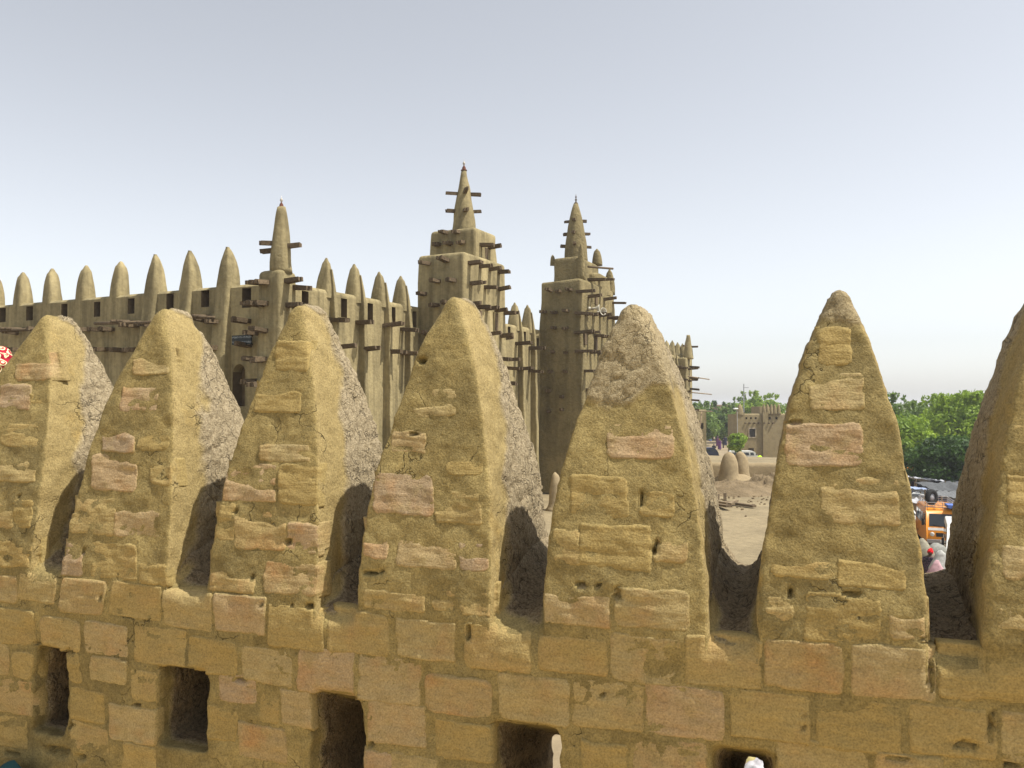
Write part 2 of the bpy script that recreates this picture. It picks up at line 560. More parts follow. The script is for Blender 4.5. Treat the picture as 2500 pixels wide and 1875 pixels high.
def parapet_material():
    m, nt, b = new_mat('parapet_mud', 0.93, 0.2)
    g = node(nt, 'ShaderNodeNewGeometry')
    v = g.outputs['Position']
    ra = node(nt, 'ShaderNodeAttribute', attribute_name='rough_mask').outputs['Fac']
    sa = node(nt, 'ShaderNodeAttribute', attribute_name='strip_mask').outputs['Fac']
    n1 = noise(nt, v, 3.2, 5, 0.6)
    n2 = noise(nt, v, 16, 6, 0.65)
    n3 = noise(nt, v, 85, 5, 0.78)
    front = ramp(nt, n1, [(0.25, (0.215, 0.161, 0.062)), (0.5, (0.292, 0.222, 0.088)), (0.75, (0.36, 0.28, 0.118))])
    n0 = noise(nt, v, 1.7, 5, 0.62)
    front = mix(nt, ramp(nt, n0, [(0.46, 0.0), (0.64, 0.75)]), front, (0.195, 0.152, 0.064))
    wmp = node(nt, 'ShaderNodeMapping'); wmp.inputs['Scale'].default_value = (1.0, 1.0, 2.6)
    nt.links.new(v, wmp.inputs['Vector'])
    smear = noise(nt, wmp.outputs[0], 6.5, 5, 0.6)
    front = mix(nt, 0.4, front, ramp(nt, smear, [(0.32, 0.72), (0.5, 1.0), (0.68, 1.22)]), 'MULTIPLY')
    front = mix(nt, 0.8, front, ramp(nt, n2, [(0.3, 0.7), (0.7, 1.2)]), 'MULTIPLY')
    # straw and grit specks
    sp = node(nt, 'ShaderNodeTexVoronoi', feature='F1'); sp.inputs['Scale'].default_value = 95
    nt.links.new(v, sp.inputs['Vector'])
    specks = ramp(nt, sp.outputs['Distance'], [(0.08, 0.42), (0.2, 1.0)])
    sel = ramp(nt, noise(nt, v, 22, 2), [(0.52, 0.0), (0.6, 1.0)])
    front = mix(nt, sel, front, mix(nt, 1.0, front, specks, 'MULTIPLY'))
    strip = ramp(nt, n2, [(0.3, (0.27, 0.202, 0.083)), (0.7, (0.335, 0.257, 0.113))])
    strip = mix(nt, ramp(nt, n1, [(0.55, 0.0), (0.7, 0.6)]), strip, (0.37, 0.245, 0.07))
    rgh = ramp(nt, n3, [(0.3, (0.27, 0.21, 0.12)), (0.5, (0.37, 0.298, 0.185)), (0.72, (0.45, 0.375, 0.25))])
    rgh = mix(nt, 0.7, rgh, ramp(nt, n1, [(0.3, 0.75), (0.7, 1.1)]), 'MULTIPLY')
    col = mix(nt, sa, front, strip)
    ea = node(nt, 'ShaderNodeAttribute', attribute_name='low_tone_mask').outputs['Fac']
    rgh = mix(nt, ea, rgh, ramp(nt, n3, [(0.3, (0.135, 0.098, 0.055)), (0.5, (0.225, 0.168, 0.098)), (0.72, (0.30, 0.235, 0.145))]))  # bare render goes darker and browner low down, in gaps and openings
    col = mix(nt, ra, col, rgh)
    FIN = col
    # grit of two or three millimetres and a few long drying cracks
    n4 = noise(nt, v, 190, 2, 0.5)
    FIN = mix(nt, 0.6, FIN, ramp(nt, n4, [(0.3, 0.6), (0.5, 1.0), (0.72, 1.38)]), 'MULTIPLY')
    cw = node(nt, 'ShaderNodeTexNoise'); cw.inputs['Scale'].default_value = 9; cw.inputs['Detail'].default_value = 4
    nt.links.new(v, cw.inputs['Vector'])
    cs_ = node(nt, 'ShaderNodeVectorMath', operation='SCALE'); cs_.inputs['Scale'].default_value = 0.22
    nt.links.new(cw.outputs['Color'], cs_.inputs[0])
    ca_ = node(nt, 'ShaderNodeVectorMath', operation='ADD')
    nt.links.new(v, ca_.inputs[0]); nt.links.new(cs_.outputs[0], ca_.inputs[1])
    cv = node(nt, 'ShaderNodeTexVoronoi', feature='DISTANCE_TO_EDGE'); cv.inputs['Scale'].default_value = 4.2
    nt.links.new(ca_.outputs[0], cv.inputs['Vector'])
    lc = ramp(nt, cv.outputs['Distance'], [(0.0, 0.0), (0.011, 1.0)])
    lc = mix(nt, ramp(nt, noise(nt, v, 3.1, 2), [(0.5, 0.0), (0.56, 1.0)]), 1.0, lc)
    FIN = mix(nt, 1.0, FIN, ramp(nt, lc, [(0.0, 0.3), (0.8, 1.0)]), 'MULTIPLY')
    # fine relief: grit everywhere, drying cracks on the bare render
    mp = node(nt, 'ShaderNodeMapping'); mp.inputs['Scale'].default_value = (1, 1, 0.55)
    wv = node(nt, 'ShaderNodeVectorMath', operation='ADD')
    nv = node(nt, 'ShaderNodeTexNoise'); nv.inputs['Scale'].default_value = 14; nv.inputs['Detail'].default_value = 3
    nt.links.new(v, nv.inputs['Vector'])
    sc_ = node(nt, 'ShaderNodeVectorMath', operation='SCALE'); sc_.inputs['Scale'].default_value = 0.13
    nt.links.new(nv.outputs['Color'], sc_.inputs[0])
    nt.links.new(v, wv.inputs[0]); nt.links.new(sc_.outputs[0], wv.inputs[1])
    nt.links.new(wv.outputs[0], mp.inputs['Vector'])
    vo = node(nt, 'ShaderNodeTexVoronoi', feature='DISTANCE_TO_EDGE'); vo.inputs['Scale'].default_value = 17
    nt.links.new(mp.outputs[0], vo.inputs['Vector'])
    crack = ramp(nt, vo.outputs['Distance'], [(0.0, 0.0), (0.055, 1.0)])
    crack = mix(nt, ramp(nt, noise(nt, v, 7, 3), [(0.36, 0.0), (0.5, 1.0)]), 1.0, crack)
    crack = mix(nt, ra, 1.0, crack)
    nt.links.new(mix(nt, 0.9, FIN, mix(nt, 1.0, ramp(nt, crack, [(0.0, 0.36), (0.7, 1.0)]), ramp(nt, n3, [(0.28, 0.62), (0.5, 1.0), (0.75, 1.2)]), 'MULTIPLY'), 'MULTIPLY'), b.inputs['Base Color'])
    crack = mth(nt, 'MULTIPLY', crack, lc)
    n3 = mth(nt, 'ADD', n3, mth(nt, 'MULTIPLY', n4, 0.5))
    hgt = mth(nt, 'ADD', mth(nt, 'MULTIPLY', n3, mth(nt, 'ADD', mth(nt, 'MULTIPLY', ra, 1.0), 0.55)), mth(nt, 'MULTIPLY', crack, 0.6))
    nr = bump(nt, b, mth(nt, 'ADD', n2, mth(nt, 'MULTIPLY', smear, 0.3)), 0.6, 0.014)
    bump(nt, b, hgt, 0.85, 0.007, nr)
    return m

def brick_material():
    m, nt, b = new_mat('adobe_brick', 0.9, 0.22)
    g = node(nt, 'ShaderNodeNewGeometry')
    v = g.outputs['Position']
    oi = node(nt, 'ShaderNodeObjectInfo')
    c = node(nt, 'ShaderNodeVectorMath', operation='SCALE'); c.inputs['Scale'].default_value = 1.0
    nt.links.new(oi.outputs['Random'], c.inputs['Scale'])
    c.inputs[0].default_value = (31.0, 17.0, 23.0)
    ad = node(nt, 'ShaderNodeVectorMath', operation='ADD')
    nt.links.new(v, ad.inputs[0]); nt.links.new(c.outputs[0], ad.inputs[1])
    vv = ad.outputs[0]
    base = ramp(nt, oi.outputs['Random'], [(0.0, (0.325, 0.237, 0.088)), (0.3, (0.358, 0.262, 0.102)), (0.55, (0.375, 0.288, 0.135)), (0.75, (0.40, 0.283, 0.155)), (0.88, (0.36, 0.265, 0.16)), (1.0, (0.365, 0.264, 0.098))])
    pn = noise(nt, vv, 9, 3)
    ps = mth(nt, 'MULTIPLY', ramp(nt, pn, [(0.5, 0.0), (0.72, 1.0)]), mth(nt, 'MULTIPLY', oi.outputs['Random'], 0.75))
    col = mix(nt, ps, base, (0.40, 0.215, 0.085))
    wm = node(nt, 'ShaderNodeMapping'); wm.inputs['Scale'].default_value = (1.0, 1.0, 5.0)
    nt.links.new(vv, wm.inputs['Vector'])
    lay = noise(nt, wm.outputs[0], 9, 5, 0.6)          # bands left by the mould
    col = mix(nt, 0.85, col, ramp(nt, lay, [(0.3, 0.84), (0.5, 1.0), (0.7, 1.1)]), 'MULTIPLY')
    grit = noise(nt, vv, 90, 4, 0.7)
    col = mix(nt, 0.6, col, ramp(nt, grit, [(0.3, 0.75), (0.7, 1.15)]), 'MULTIPLY')
    # mud smeared over part of the brick
    sm = ramp(nt, noise(nt, v, 14, 4, 0.6), [(0.52, 0.0), (0.64, 1.0)])
    ed = node(nt, 'ShaderNodeAttribute', attribute_name='edge_mask').outputs['Fac']
    ed = ramp(nt, mth(nt, 'ADD', ed, mth(nt, 'MULTIPLY', mth(nt, 'SUBTRACT', noise(nt, v, 40, 4, .65), 0.5), 1.6)), [(0.35, 0.0), (0.75, 1.0)])
    cov = mth(nt, 'MAXIMUM', mth(nt, 'MULTIPLY', sm, 0.4), mth(nt, 'MULTIPLY', ed, 0.7))
    col = mix(nt, cov, col, mix(nt, 0.7, (0.292, 0.222, 0.088), ramp(nt, grit, [(0.3, 0.75), (0.7, 1.15)]), 'MULTIPLY'))
    nt.links.new(col, b.inputs['Base Color'])
    g2 = noise(nt, vv, 190, 2, 0.5)
    col = mix(nt, 0.6, col, ramp(nt, g2, [(0.3, 0.62), (0.5, 1.0), (0.72, 1.35)]), 'MULTIPLY')
    nt.links.new(col, b.inputs['Base Color'])
    grit = mth(nt, 'ADD', grit, mth(nt, 'MULTIPLY', g2, 0.5))
    nr = bump(nt, b, lay, 0.5, 0.009)
    bump(nt, b, grit, 0.6, 0.004, nr)
    return m

M_PAR = parapet_material()
M_BRICK = brick_material()
roofz = -1.62
PBASE = tuple(toW(np.array([0.0, 0.3, roofz])))
parapet = thing('parapet_wall', 'ochre mud brick rooftop parapet with tall pointed merlons in the foreground', 'parapet', PBASE)
body = mud_piece('wall_body', body_sdf, (-3.05, -0.06, roofz - 0.03), (2.15, THICK + 0.06, float(GZ.max()) + 0.33), 0.0095, M_PAR, parapet, PBASE)
merlons = []
for k, m in enumerate(ML):
    lo = (min(m['l'], m['aa']) - 0.09, -0.05, m['zb'] - 0.10)
    hi = (min(max(m['r'], m['aa']) + 0.09, 2.3), THICK + 0.05, m['zt'] + 0.06)
    merlons.append(mud_piece('merlon', (lambda P, k=k: np.maximum(merlon_sdf(P, k), (ML[k]['zb'] - 0.07) - P[..., 2])), lo, hi, 0.0085, M_PAR, parapet,
                             tuple(toW(np.array([(m['l'] + m['r']) / 2, 0.3, m['zb']])))))

def scene_sdf(P):
    s = body_sdf(P)
    for k in range(len(ML)):
        s = np.minimum(s, merlon_sdf(P, k))
    return s

def front_surface(a, z):
    lo = np.full(a.shape, -0.1); hi = np.full(a.shape, 0.42)
    for it in range(16):
        mid = (lo + hi) / 2
        ins = scene_sdf(np.stack([a, mid, z], -1)) < 0
        hi = np.where(ins, mid, hi); lo = np.where(ins, lo, mid)
    P = np.stack([a, hi, z], -1)
    N = grad(scene_sdf, P)
    R = rough_mask(P, N)
    return hi - disp(P, N, R) * np.clip(-N[..., 1], 0.2, 1)

# brick faces: x0, y0, x1, y1 in the frame
BR_M = [(42, 869, 122, 924), (0, 947, 71, 995), (75, 945, 100, 985), (5, 1040, 90, 1085), (5, 1123, 88, 1172), (-20, 1220, 32, 1283), (40, 1224, 77, 1285), (-30, 1312, 78, 1378),
        (333, 856, 414, 905), (304, 950, 385, 1000), (255, 1042, 325, 1095), (345, 1045, 410, 1095), (227, 1115, 330, 1190), (368, 1130, 414, 1180), (172, 1222, 275, 1298), (285, 1232, 387, 1305),
        (147, 1330, 199, 1398), (225, 1333, 328, 1405), (345, 1340, 398, 1420),
        (680, 838, 750, 900), (623, 937, 735, 1003), (637, 1068, 752, 1125), (553, 1137, 668, 1215), (688, 1142, 766, 1225), (518, 1236, 570, 1317), (576, 1250, 695, 1336), (705, 1285, 770, 1350),
        (508, 1365, 617, 1440), (645, 1380, 770, 1447),
        (1010, 955, 1113, 1012), (962, 1060, 1030, 1100), (1095, 1078, 1172, 1150), (918, 1165, 1050, 1250), (1066, 1203, 1168, 1270), (890, 1280, 945, 1356), (975, 1295, 1110, 1380), (1130, 1317, 1186, 1388),
        (893, 1420, 1030, 1487), (1060, 1432, 1198, 1495),
        (1487, 1043, 1637, 1112), (1395, 1168, 1528, 1255), (1565, 1180, 1640, 1255), (1358, 1300, 1410, 1368), (1425, 1288, 1585, 1380), (1605, 1298, 1672, 1362), (1335, 1435, 1480, 1520), (1512, 1445, 1675, 1525),
        (2005, 805, 2072, 885), (1985, 922, 2098, 995), (1925, 1037, 2098, 1132), (2010, 1172, 2185, 1275), (1890, 1342, 2035, 1405), (2055, 1330, 2200, 1425), (1872, 1460, 1930, 1515), (1975, 1457, 2140, 1558), (2180, 1475, 2260, 1555),
        (2455, 1345, 2560, 1415), (2440, 1465, 2560, 1530), (2470, 1170, 2560, 1250), (2480, 1000, 2560, 1080)]
BR_W = [(0, 1412, 40, 1468), (50, 1405, 135, 1466), (158, 1423, 250, 1493), (273, 1435, 385, 1500), (400, 1450, 511, 1532), (530, 1460, 642, 1540), (665, 1488, 785, 1572), (808, 1500, 943, 1593), (974, 1523, 1100, 1600),
        (1143, 1535, 1288, 1630), (1322, 1562, 1477, 1640), (1497, 1562, 1657, 1660), (1683, 1567, 1850, 1668), (1875, 1575, 2050, 1680), (2085, 1590, 2273, 1695), (2305, 1597, 2540, 1705),
        (-25, 1488, 80, 1563), (105, 1512, 195, 1582), (213, 1528, 308, 1598), (333, 1542, 447, 1618), (463, 1562, 575, 1640), (595, 1588, 712, 1662), (735, 1592, 860, 1686), (882, 1613, 1018, 1705), (1045, 1658, 1195, 1738),
        (1227, 1655, 1382, 1755), (1405, 1672, 1567, 1773), (1587, 1685, 1762, 1792), (1795, 1698, 1967, 1800), (2003, 1718, 2192, 1828), (2230, 1735, 2423, 1842), (2452, 1752, 2560, 1858),
        (-20, 1570, 22, 1640), (36, 1598, 76, 1650), (164, 1600, 190, 1664), (227, 1612, 305, 1662), (325, 1640, 378, 1704), (540, 1652, 622, 1712), (690, 1690, 752, 1770), (905, 1727, 1030, 1812), (1070, 1772, 1192, 1848),
        (1425, 1822, 1525, 1890), (1555, 1808, 1718, 1890), (1905, 1815, 2110, 1890), (2140, 1848, 2290, 1900), (-20, 1660, 74, 1732), (172, 1690, 250, 1758), (275, 1728, 374, 1806), (590, 1775, 690, 1850), (310, 1822, 376, 1890), (510, 1735, 575, 1800),
        (900, 1842, 952, 1900), (965, 1852, 1060, 1910), (-20, 1752, 60, 1815), (180, 1775, 262, 1830), (640, 1700, 676, 1760)]

def in_frame_wall(x, y, m=None):
    t = 0.0
    for it in range(5):
        p = wall_at(x, y, t)
        t = float(front_t((p[2] - m['zb']) / (m['zt'] - m['zb']))) if m else 0.0
    return wall_at(x, y, t)

def lines(n, L, ew=0.016):
    e = min(ew / L, 0.2)
    inner = np.linspace(e, 1 - e, n)
    return np.concatenate([[0, e * 0.33, e * 0.66], inner, [1 - e * 0.66, 1 - e * 0.33, 1]])

def add_brick(rc, parent, k, m=None):
    x0, y0, x1, y1 = rc
    cx, cy = (x0 + x1) / 2, (y0 + y1) / 2
    sl_ = (cy - 985) / (cx + 4598) + (0.04 * max(0, 1 - cx / 1100) if cy > 1300 else 0.0)
    h2 = (x1 - x0) / 2 * sl_
    r = np.random.default_rng(1000 + k)
    j = lambda: r.uniform(-4, 4)
    cs = [in_frame_wall(x + j(), y + j(), m) for x, y in ((x0, y1 - h2), (x1, y1 + h2), (x1, y0 + h2), (x0, y0 - h2))]
    c = np.array([[q[0], q[2]] for q in cs])
    c0 = c.mean(0)
    c = c0 + (c - c0) * (1 + 0.014 / np.maximum(np.abs(c - c0), 0.02))
    Wd = np.linalg.norm(c[1] - c[0]); Hd = np.linalg.norm(c[3] - c[0])
    us = lines(max(5, int(Wd / 0.014)), Wd); vs = lines(max(4, int(Hd / (0.012 if k >= 200 else 0.0055))), Hd)
    U, V = np.meshgrid(us, vs, indexing='ij')
    B = (c[0] * ((1 - U) * (1 - V))[..., None] + c[1] * (U * (1 - V))[..., None] + c[2] * (U * V)[..., None] + c[3] * ((1 - U) * V)[..., None])
    a, z = B[..., 0], B[..., 1]
    P3 = np.stack([a, a * 0 + k * 0.37, z], -1)
    de = np.minimum(np.minimum(U, 1 - U) * Wd, np.minimum(V, 1 - V) * Hd)
    rad = r.uniform(0.008, 0.03)                          # rounded corners
    du = np.minimum(U, 1 - U) * Wd; dv = np.minimum(V, 1 - V) * Hd
    cr = (du < rad) & (dv < rad)
    de = np.where(cr, rad - np.sqrt(np.maximum(rad - du, 0) ** 2 + np.maximum(rad - dv, 0) ** 2), de)
    de = de + 0.004 * fbm(P3 * 24, 3) + 0.0022 * vnoise(P3 * 95)
    hm = r.uniform(0.0006, 0.003) if k < 200 else r.uniform(0.0012, 0.0042)
    ew_ = r.uniform(0.0035, 0.010)
    s_ = np.clip(de / ew_, 0, 1); s_ = s_ * s_ * (3 - 2 * s_)
    hh = (hm + 0.006) * s_ - 0.006
    hh = hh + s_ * ((U - .5) * r.uniform(-1, 1) * .0026 + (V - .5) * r.uniform(-1, 1) * .003) * (1 if k < 200 else .5)
    # broken upper ledge: many faces are hollow above and full below, or tilted
    tilt = r.uniform(-0.5, 0.9) * (1 if k < 200 else 0.35)
    led = np.clip((V - r.uniform(0.35, 0.75) + 0.12 * fbm(P3 * np.array([14, 1, 14]), 2)) / 0.06, 0, 1)
    hh = hh - s_ * tilt * 0.006 * led - s_ * 0.004 * (V - 0.5) * r.uniform(-1, 1)
    hh = hh + s_ * ((0.0011 if k >= 200 else 0.0017) * fbm(P3 * np.array([9, 1, 48]), 3) + 0.0016 * fbm(P3 * 34, 3))
    hh = hh - (0.0035 if k < 200 else 0.0015) * np.clip(fbm(P3 * 11 + 3, 3) - 0.5, 0, 1)      # mortar smeared over the face
    T = front_surface(a.ravel(), z.ravel()).reshape(a.shape)
    T = np.minimum(T, np.median(T) + 0.03) - hh
    nx, ny = a.shape
    fr = toW(np.stack([a, T, z], -1)).reshape(-1, 3)
    bk = toW(np.stack([a, T + 0.03, z], -1)).reshape(-1, 3)
    I = np.arange(nx * ny).reshape(nx, ny)
    Q = [np.stack([I[:-1, :-1], I[1:, :-1], I[1:, 1:], I[:-1, 1:]], -1).reshape(-1, 4)]
    ring = np.concatenate([I[:, 0], I[-1, 1:], I[-2::-1, -1], I[0, -2:0:-1]])
    nb = len(fr)
    Bk = bk[ring]
    m_ = len(ring)
    ii = np.arange(m_); jj = (ii + 1) % m_
    Q.append(np.stack([ring[jj], ring[ii], nb + ii, nb + jj], -1))
    Vv = np.concatenate([fr, Bk])
    em = np.clip(1.1 - de / 0.011, 0, 1).ravel()
    me = mesh_np('brick', Vv, np.concatenate(Q), True, {'edge_mask': np.concatenate([em, np.ones(len(Bk))])})
    link('brick', me, M_BRICK, parent, tuple(fr.mean(0)))

for k, rc in enumerate(BR_M):
    cx = (rc[0] + rc[2]) / 2
    w = min(range(len(MER)), key=lambda q: abs((MER[q][0] + MER[q][1]) / 2 + 25 - cx))
    add_brick(rc, merlons[w], k, ML[w])
for k, rc in enumerate(BR_W):
    add_brick(rc, body, 200 + k)

# the roof the photographer stands on
m_roof = mud_mat('roof_mud', (0.50, 0.37, 0.17), 0.15, 1.2, 14)
mb = MB()
ra, rb = toW(np.array([-9.0, 0.02, roofz])), toW(np.array([8.0, 0.02, roofz]))
mb.poly([ra - WT * 7, rb - WT * 7, rb, ra])
q = mb.build('rooftop_floor', m_roof)
q['kind'] = 'structure'; q['label'] = 'sunlit mud floor of the roof terrace'

# ------------------------------------------------------------------ the mosque
CZ = -4.8                                           # its terrace, below the camera
STREET = -7.6
E_ = np.array([0.45053, 0.89276, 0.0])              # along the east front, away from the camera
N_ = np.array([0.89276, -0.45053, 0.0])             # out of the east front
MC = np.array([-7.608, 27.237, 0.0])                # its south-east corner
UP = np.array([0.0, 0.0, 1.0])
APEX, WTOP = 5.16, 4.0
FACE = 0.25                                         # wall face in front of the line of pinnacles

def fp(s, o, z):
    return MC + E_ * s + N_ * o + UP * z

def fac(x, y, o):
    p = onplane(x, y, MC + N_ * o, N_)
    return np.dot(p - MC, E_), p[2]

def sou(x, y, o):
    """on the south wall: distance from the corner and height"""
    p = onplane(x, y, MC - E_ * o, E_)
    return -np.dot(p - MC, N_), p[2]

def sp(d, o, z):
    return MC - N_ * d - E_ * o + UP * z

M_MUD = mud_mat('banco_plaster', (0.312, 0.256, 0.135), 0.18, 0.7, 6.0, 0.05, 0.7, streak=0.95)
M_MUDR = mud_mat('eroded_banco', (0.235, 0.19, 0.095), 0.2, 0.8, 6.0, 0.10, 0.9, streak=0.5)
M_DARK = mud_mat('niche_shade_mud', (0.15, 0.11, 0.06), 0.1, 1.0, 6.0)  # dark colour painted on the niches for the shade inside window openings

def wood_mat(name, c):
    m, nt, b = new_mat(name, 0.85, 0.2)
    v = coords(nt, 'Object', (1, 1, 1), True)
    n = noise(nt, v, 14, 5, 0.65)
    n0 = node(nt, 'ShaderNodeObjectInfo').outputs['Random']
    col = ramp(nt, n, [(0.3, mul3(c, 0.55)), (0.55, c), (0.75, mul3(c, 1.5))])
    col = mix(nt, 0.6, col, ramp(nt, n0, [(0.0, 0.6), (1.0, 1.25)]), 'MULTIPLY')
    nt.links.new(col, b.inputs['Base Color'])
    bump(nt, b, n, 0.6, 0.02)
    return m
M_WOOD = wood_mat('toron_wood', (0.135, 0.098, 0.058))
M_POLE = wood_mat('pole_wood', (0.25, 0.19, 0.12))
M_RED = mud_mat('terracotta', (0.14, 0.06, 0.04), 0.1)
M_EGG = mud_mat('ostrich_egg', (0.5, 0.47, 0.42), 0.04, rough=0.5)

mosque = thing('mosque', 'great tan mud mosque with stepped towers, pinnacles and bristling beams', 'mosque', tuple(fp(0, 0, CZ)))

def ssec(c, ax, ay, w, d, p=3.5, n=24):
    """superellipse section, or a rectangle with rounded corners for p of 7 and more"""
    out = []
    if p >= 7:
        r = min(0.14, 0.45 * min(w, d))
        m = max(2, n // 4 - 1)
        for sx_, sy_, a0 in ((1, 1, 0), (-1, 1, 90), (-1, -1, 180), (1, -1, 270)):
            for q in range(m + 1):
                t = math.radians(a0 + 90 * q / m)
                out.append(c + ax * (sx_ * (w - r) + r * math.cos(t)) + ay * (sy_ * (d - r) + r * math.sin(t)))
        return out
    for k in range(n):
        t = 2 * PI * (k + 0.5) / n
        ct, st = math.cos(t), math.sin(t)
        out.append(c + ax * w * math.copysign(abs(ct) ** (2 / p), ct) + ay * d * math.copysign(abs(st) ** (2 / p), st))
    return out

def holed_wall(name, fn, L0, L1, z0, z1, o, thick, holes, parent, mat, nseg=0.6, hname='window', taper=0.0):
    """wall with rectangular openings; fn(d, o, z) -> world; rounded top edge; each opening gets its own niche"""
    xs = sorted(set([L0, L1] + [h[0] for h in holes] + [h[1] for h in holes]))
    X = []
    for a, b in zip(xs[:-1], xs[1:]):
        X += list(np.linspace(a, b, max(2, int((b - a) / nseg) + 1))[:-1])
    X.append(L1)
    zs = sorted(set([z0, z1 - 0.22] + [h[2] for h in holes] + [h[3] for h in holes]))
    Z = []
    for a, b in zip(zs[:-1], zs[1:]):
        Z += list(np.linspace(a, b, max(2, int((b - a) / nseg) + 1))[:-1])
    Z.append(zs[-1])
    prof = [(z, o + taper * (z1 - z)) for z in Z] + [(z1 - 0.10, o - 0.02), (z1 - 0.03, o - 0.09), (z1, o - 0.22), (z1, o - thick)]
    mb = MB()
    n = len(prof)
    V = [fn(x, oo, z) for x in X for z, oo in prof]
    Fs = []
    for i in range(len(X) - 1):
        for j in range(n - 1):
            xm, zm = (X[i] + X[i + 1]) / 2, (prof[j][0] + prof[j + 1][0]) / 2
            if j < len(Z) - 1 and any(h[0] < xm < h[1] and h[2] < zm < h[3] for h in holes): continue
            Fs.append((i * n + j, (i + 1) * n + j, (i + 1) * n + j + 1, i * n + j + 1))
    mb.add(V, Fs)
    mb.poly([fn(L0, oo, z) for z, oo in prof] + [fn(L0, o - thick, z0)])
    mb.poly([fn(L1, oo, z) for z, oo in prof] + [fn(L1, o - thick, z0)])
    w = mb.build(name, mat, parent, auto=40)
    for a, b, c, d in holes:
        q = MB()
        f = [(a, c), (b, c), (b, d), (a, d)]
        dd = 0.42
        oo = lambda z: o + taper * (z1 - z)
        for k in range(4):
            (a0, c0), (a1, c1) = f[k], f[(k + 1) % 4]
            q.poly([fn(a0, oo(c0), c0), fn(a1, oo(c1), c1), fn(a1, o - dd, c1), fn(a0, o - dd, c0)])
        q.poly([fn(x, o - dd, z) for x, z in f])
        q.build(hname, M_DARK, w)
    return w

# --- east front
fw = [745, 840, 904, 961, 1275, 1242]
FWIN = []
for x, y, wd, hg in ((745, 733, .34, .62), (840, 752, .34, .68), (904, 762, .34, .66), (961, 769, .26, .62), (1012, 780, .28, .66), (1243, 812, .3, .6), (1281, 824, .3, .6), (1313, 838, .3, .55)):
    s, z = fac(x, y, FACE)
    FWIN.append((s - wd / 2, s + wd / 2, z - hg / 2, z + hg / 2))
for s in np.arange(31.0, 50.5, 1.62):
    FWIN.append((s - .15, s + .15, 3.15, 3.75))
FWIN.sort()
east = holed_wall('east_wall', fp, 0.3, 51.6, CZ, WTOP, FACE, 0.9, FWIN, mosque, M_MUD)

def toron(parent, p, d, length, kind=0, r=None):
    """one projecting bundle of palm beams"""
    r = r or random.Random(int(abs(p[0] * 91 + p[2] * 37) * 100))
    d = np.array(d, float); d /= np.linalg.norm(d)
    side = np.cross(UP, d); side /= np.linalg.norm(side)
    mb = MB()
    ns = 3 if kind == 0 else 2
    p = np.array(p, float)
    tilt = UP * r.uniform(-0.10, 0.10) + side * r.uniform(-0.12, 0.12)
    dd = d + tilt; dd /= np.linalg.norm(dd)
    for k in range(ns):
        off = side * ((k - (ns - 1) / 2) * 0.085 + r.uniform(-.015, .015)) + UP * r.uniform(-0.015, 0.015)
        l = length * r.uniform(0.86, 1.1)
        a = p + off - d * 0.3; b = p + off + dd * l
        up2 = np.cross(dd, side); up2 /= np.linalg.norm(up2)
        mb.box((a + b) / 2, dd, side, up2, np.linalg.norm(b - a) / 2, 0.042, 0.07)
    return mb.build('beam', M_WOOD, parent, tuple(p), jitter=0.024, jscale=8.0)

def pinnacle(parent, fn, d, base, apex, w, dep, o, mat=M_MUD, p=2.6, ax=None, ay=None, name='pinnacle', pw=2.2, qw=0.72, jit=0.02, auto=None):
    mb = MB()
    lean = random.uniform(-.07, .07); w *= random.uniform(.9, 1.1)
    rings = []
    for v in (0, .12, .25, .4, .55, .68, .78, .86, .92, .96, .985, 1.0):
        g = max(0.03, (1 - v ** pw) ** qw)
        c = fn(d + lean * v, o, base + (apex - base) * v)
        rings.append(ssec(c, ax, ay, w * g, dep * (0.25 + 0.75 * g) * (1 if v < .9 else g ** .3), p, 18))
    mb.loft(rings)
    return mb.build(name, mat, parent, tuple(fn(d, o, base)), smooth=True, jitter=jit, jscale=2.5, auto=auto)

def rib(parent, fn, d, z0, z1, w, o0, o1, face, ax, ay, mat=M_MUD, w1=None):
    """engaged buttress that tapers out of the wall towards the top"""
    mb = MB()
    rings = []
    N = 16
    for k in range(N + 1):
        v = k / N
        z = z0 + (z1 - z0) * v
        pr = o0 + (o1 - o0) * v
        if v > 0.86: pr = o1 * max(0.02, 1 - ((v - .86) / .14) ** 1.5)
        ww = (w + ((w1 or w) - w) * v) * (1 if v < .84 else max(0.2, 1 - ((v - .84) / .16) ** 1.6))
        back = 0.35
        rings.append(ssec(fn(d, face + (pr - back) / 2, z), ax, ay, ww, (pr + back) / 2, 8, 28))
    mb.loft(rings)
    return mb.build('buttress', mat, parent, tuple(fn(d, face, z0)), jitter=0.03, jscale=1.6, auto=38)

PIN_S = [2.31, 3.99, 5.55, 7.00, 17.21, 18.71]
PIN_S += [31.7 + 1.62 * k for k in range(12)]
for s in PIN_S:
    dz = random.uniform(-0.06, 0.06)
    pinnacle(east, fp, s, WTOP - 0.3, APEX + dz, 0.345 + random.uniform(-.03, .03), 0.34, -0.02, ax=E_, ay=N_, p=4, pw=1.3, qw=0.74, auto=38)
    rib(east, fp, s, CZ, APEX - 0.42 + dz, 0.14, 0.42, 0.22, FACE, E_, N_, w1=0.10)
for x, y in ((836, 778), (901, 786), (964, 794), (1007, 801), (738, 750), (850, 847), (910, 853), (968, 857), (1007, 861), (1243, 827), (1282, 839), (1313, 849), (1257, 897), (1285, 901), (1313, 904)):
    s, z = fac(x, y, FACE + 0.5)
    toron(east, fp(s, FACE, z), N_, 0.78 if y < 830 else 0.85)
for s in np.arange(31.0, 51.0, 1.62):
    for z in (2.95, 2.05):
        toron(east, fp(s, FACE, z), N_, 0.8)

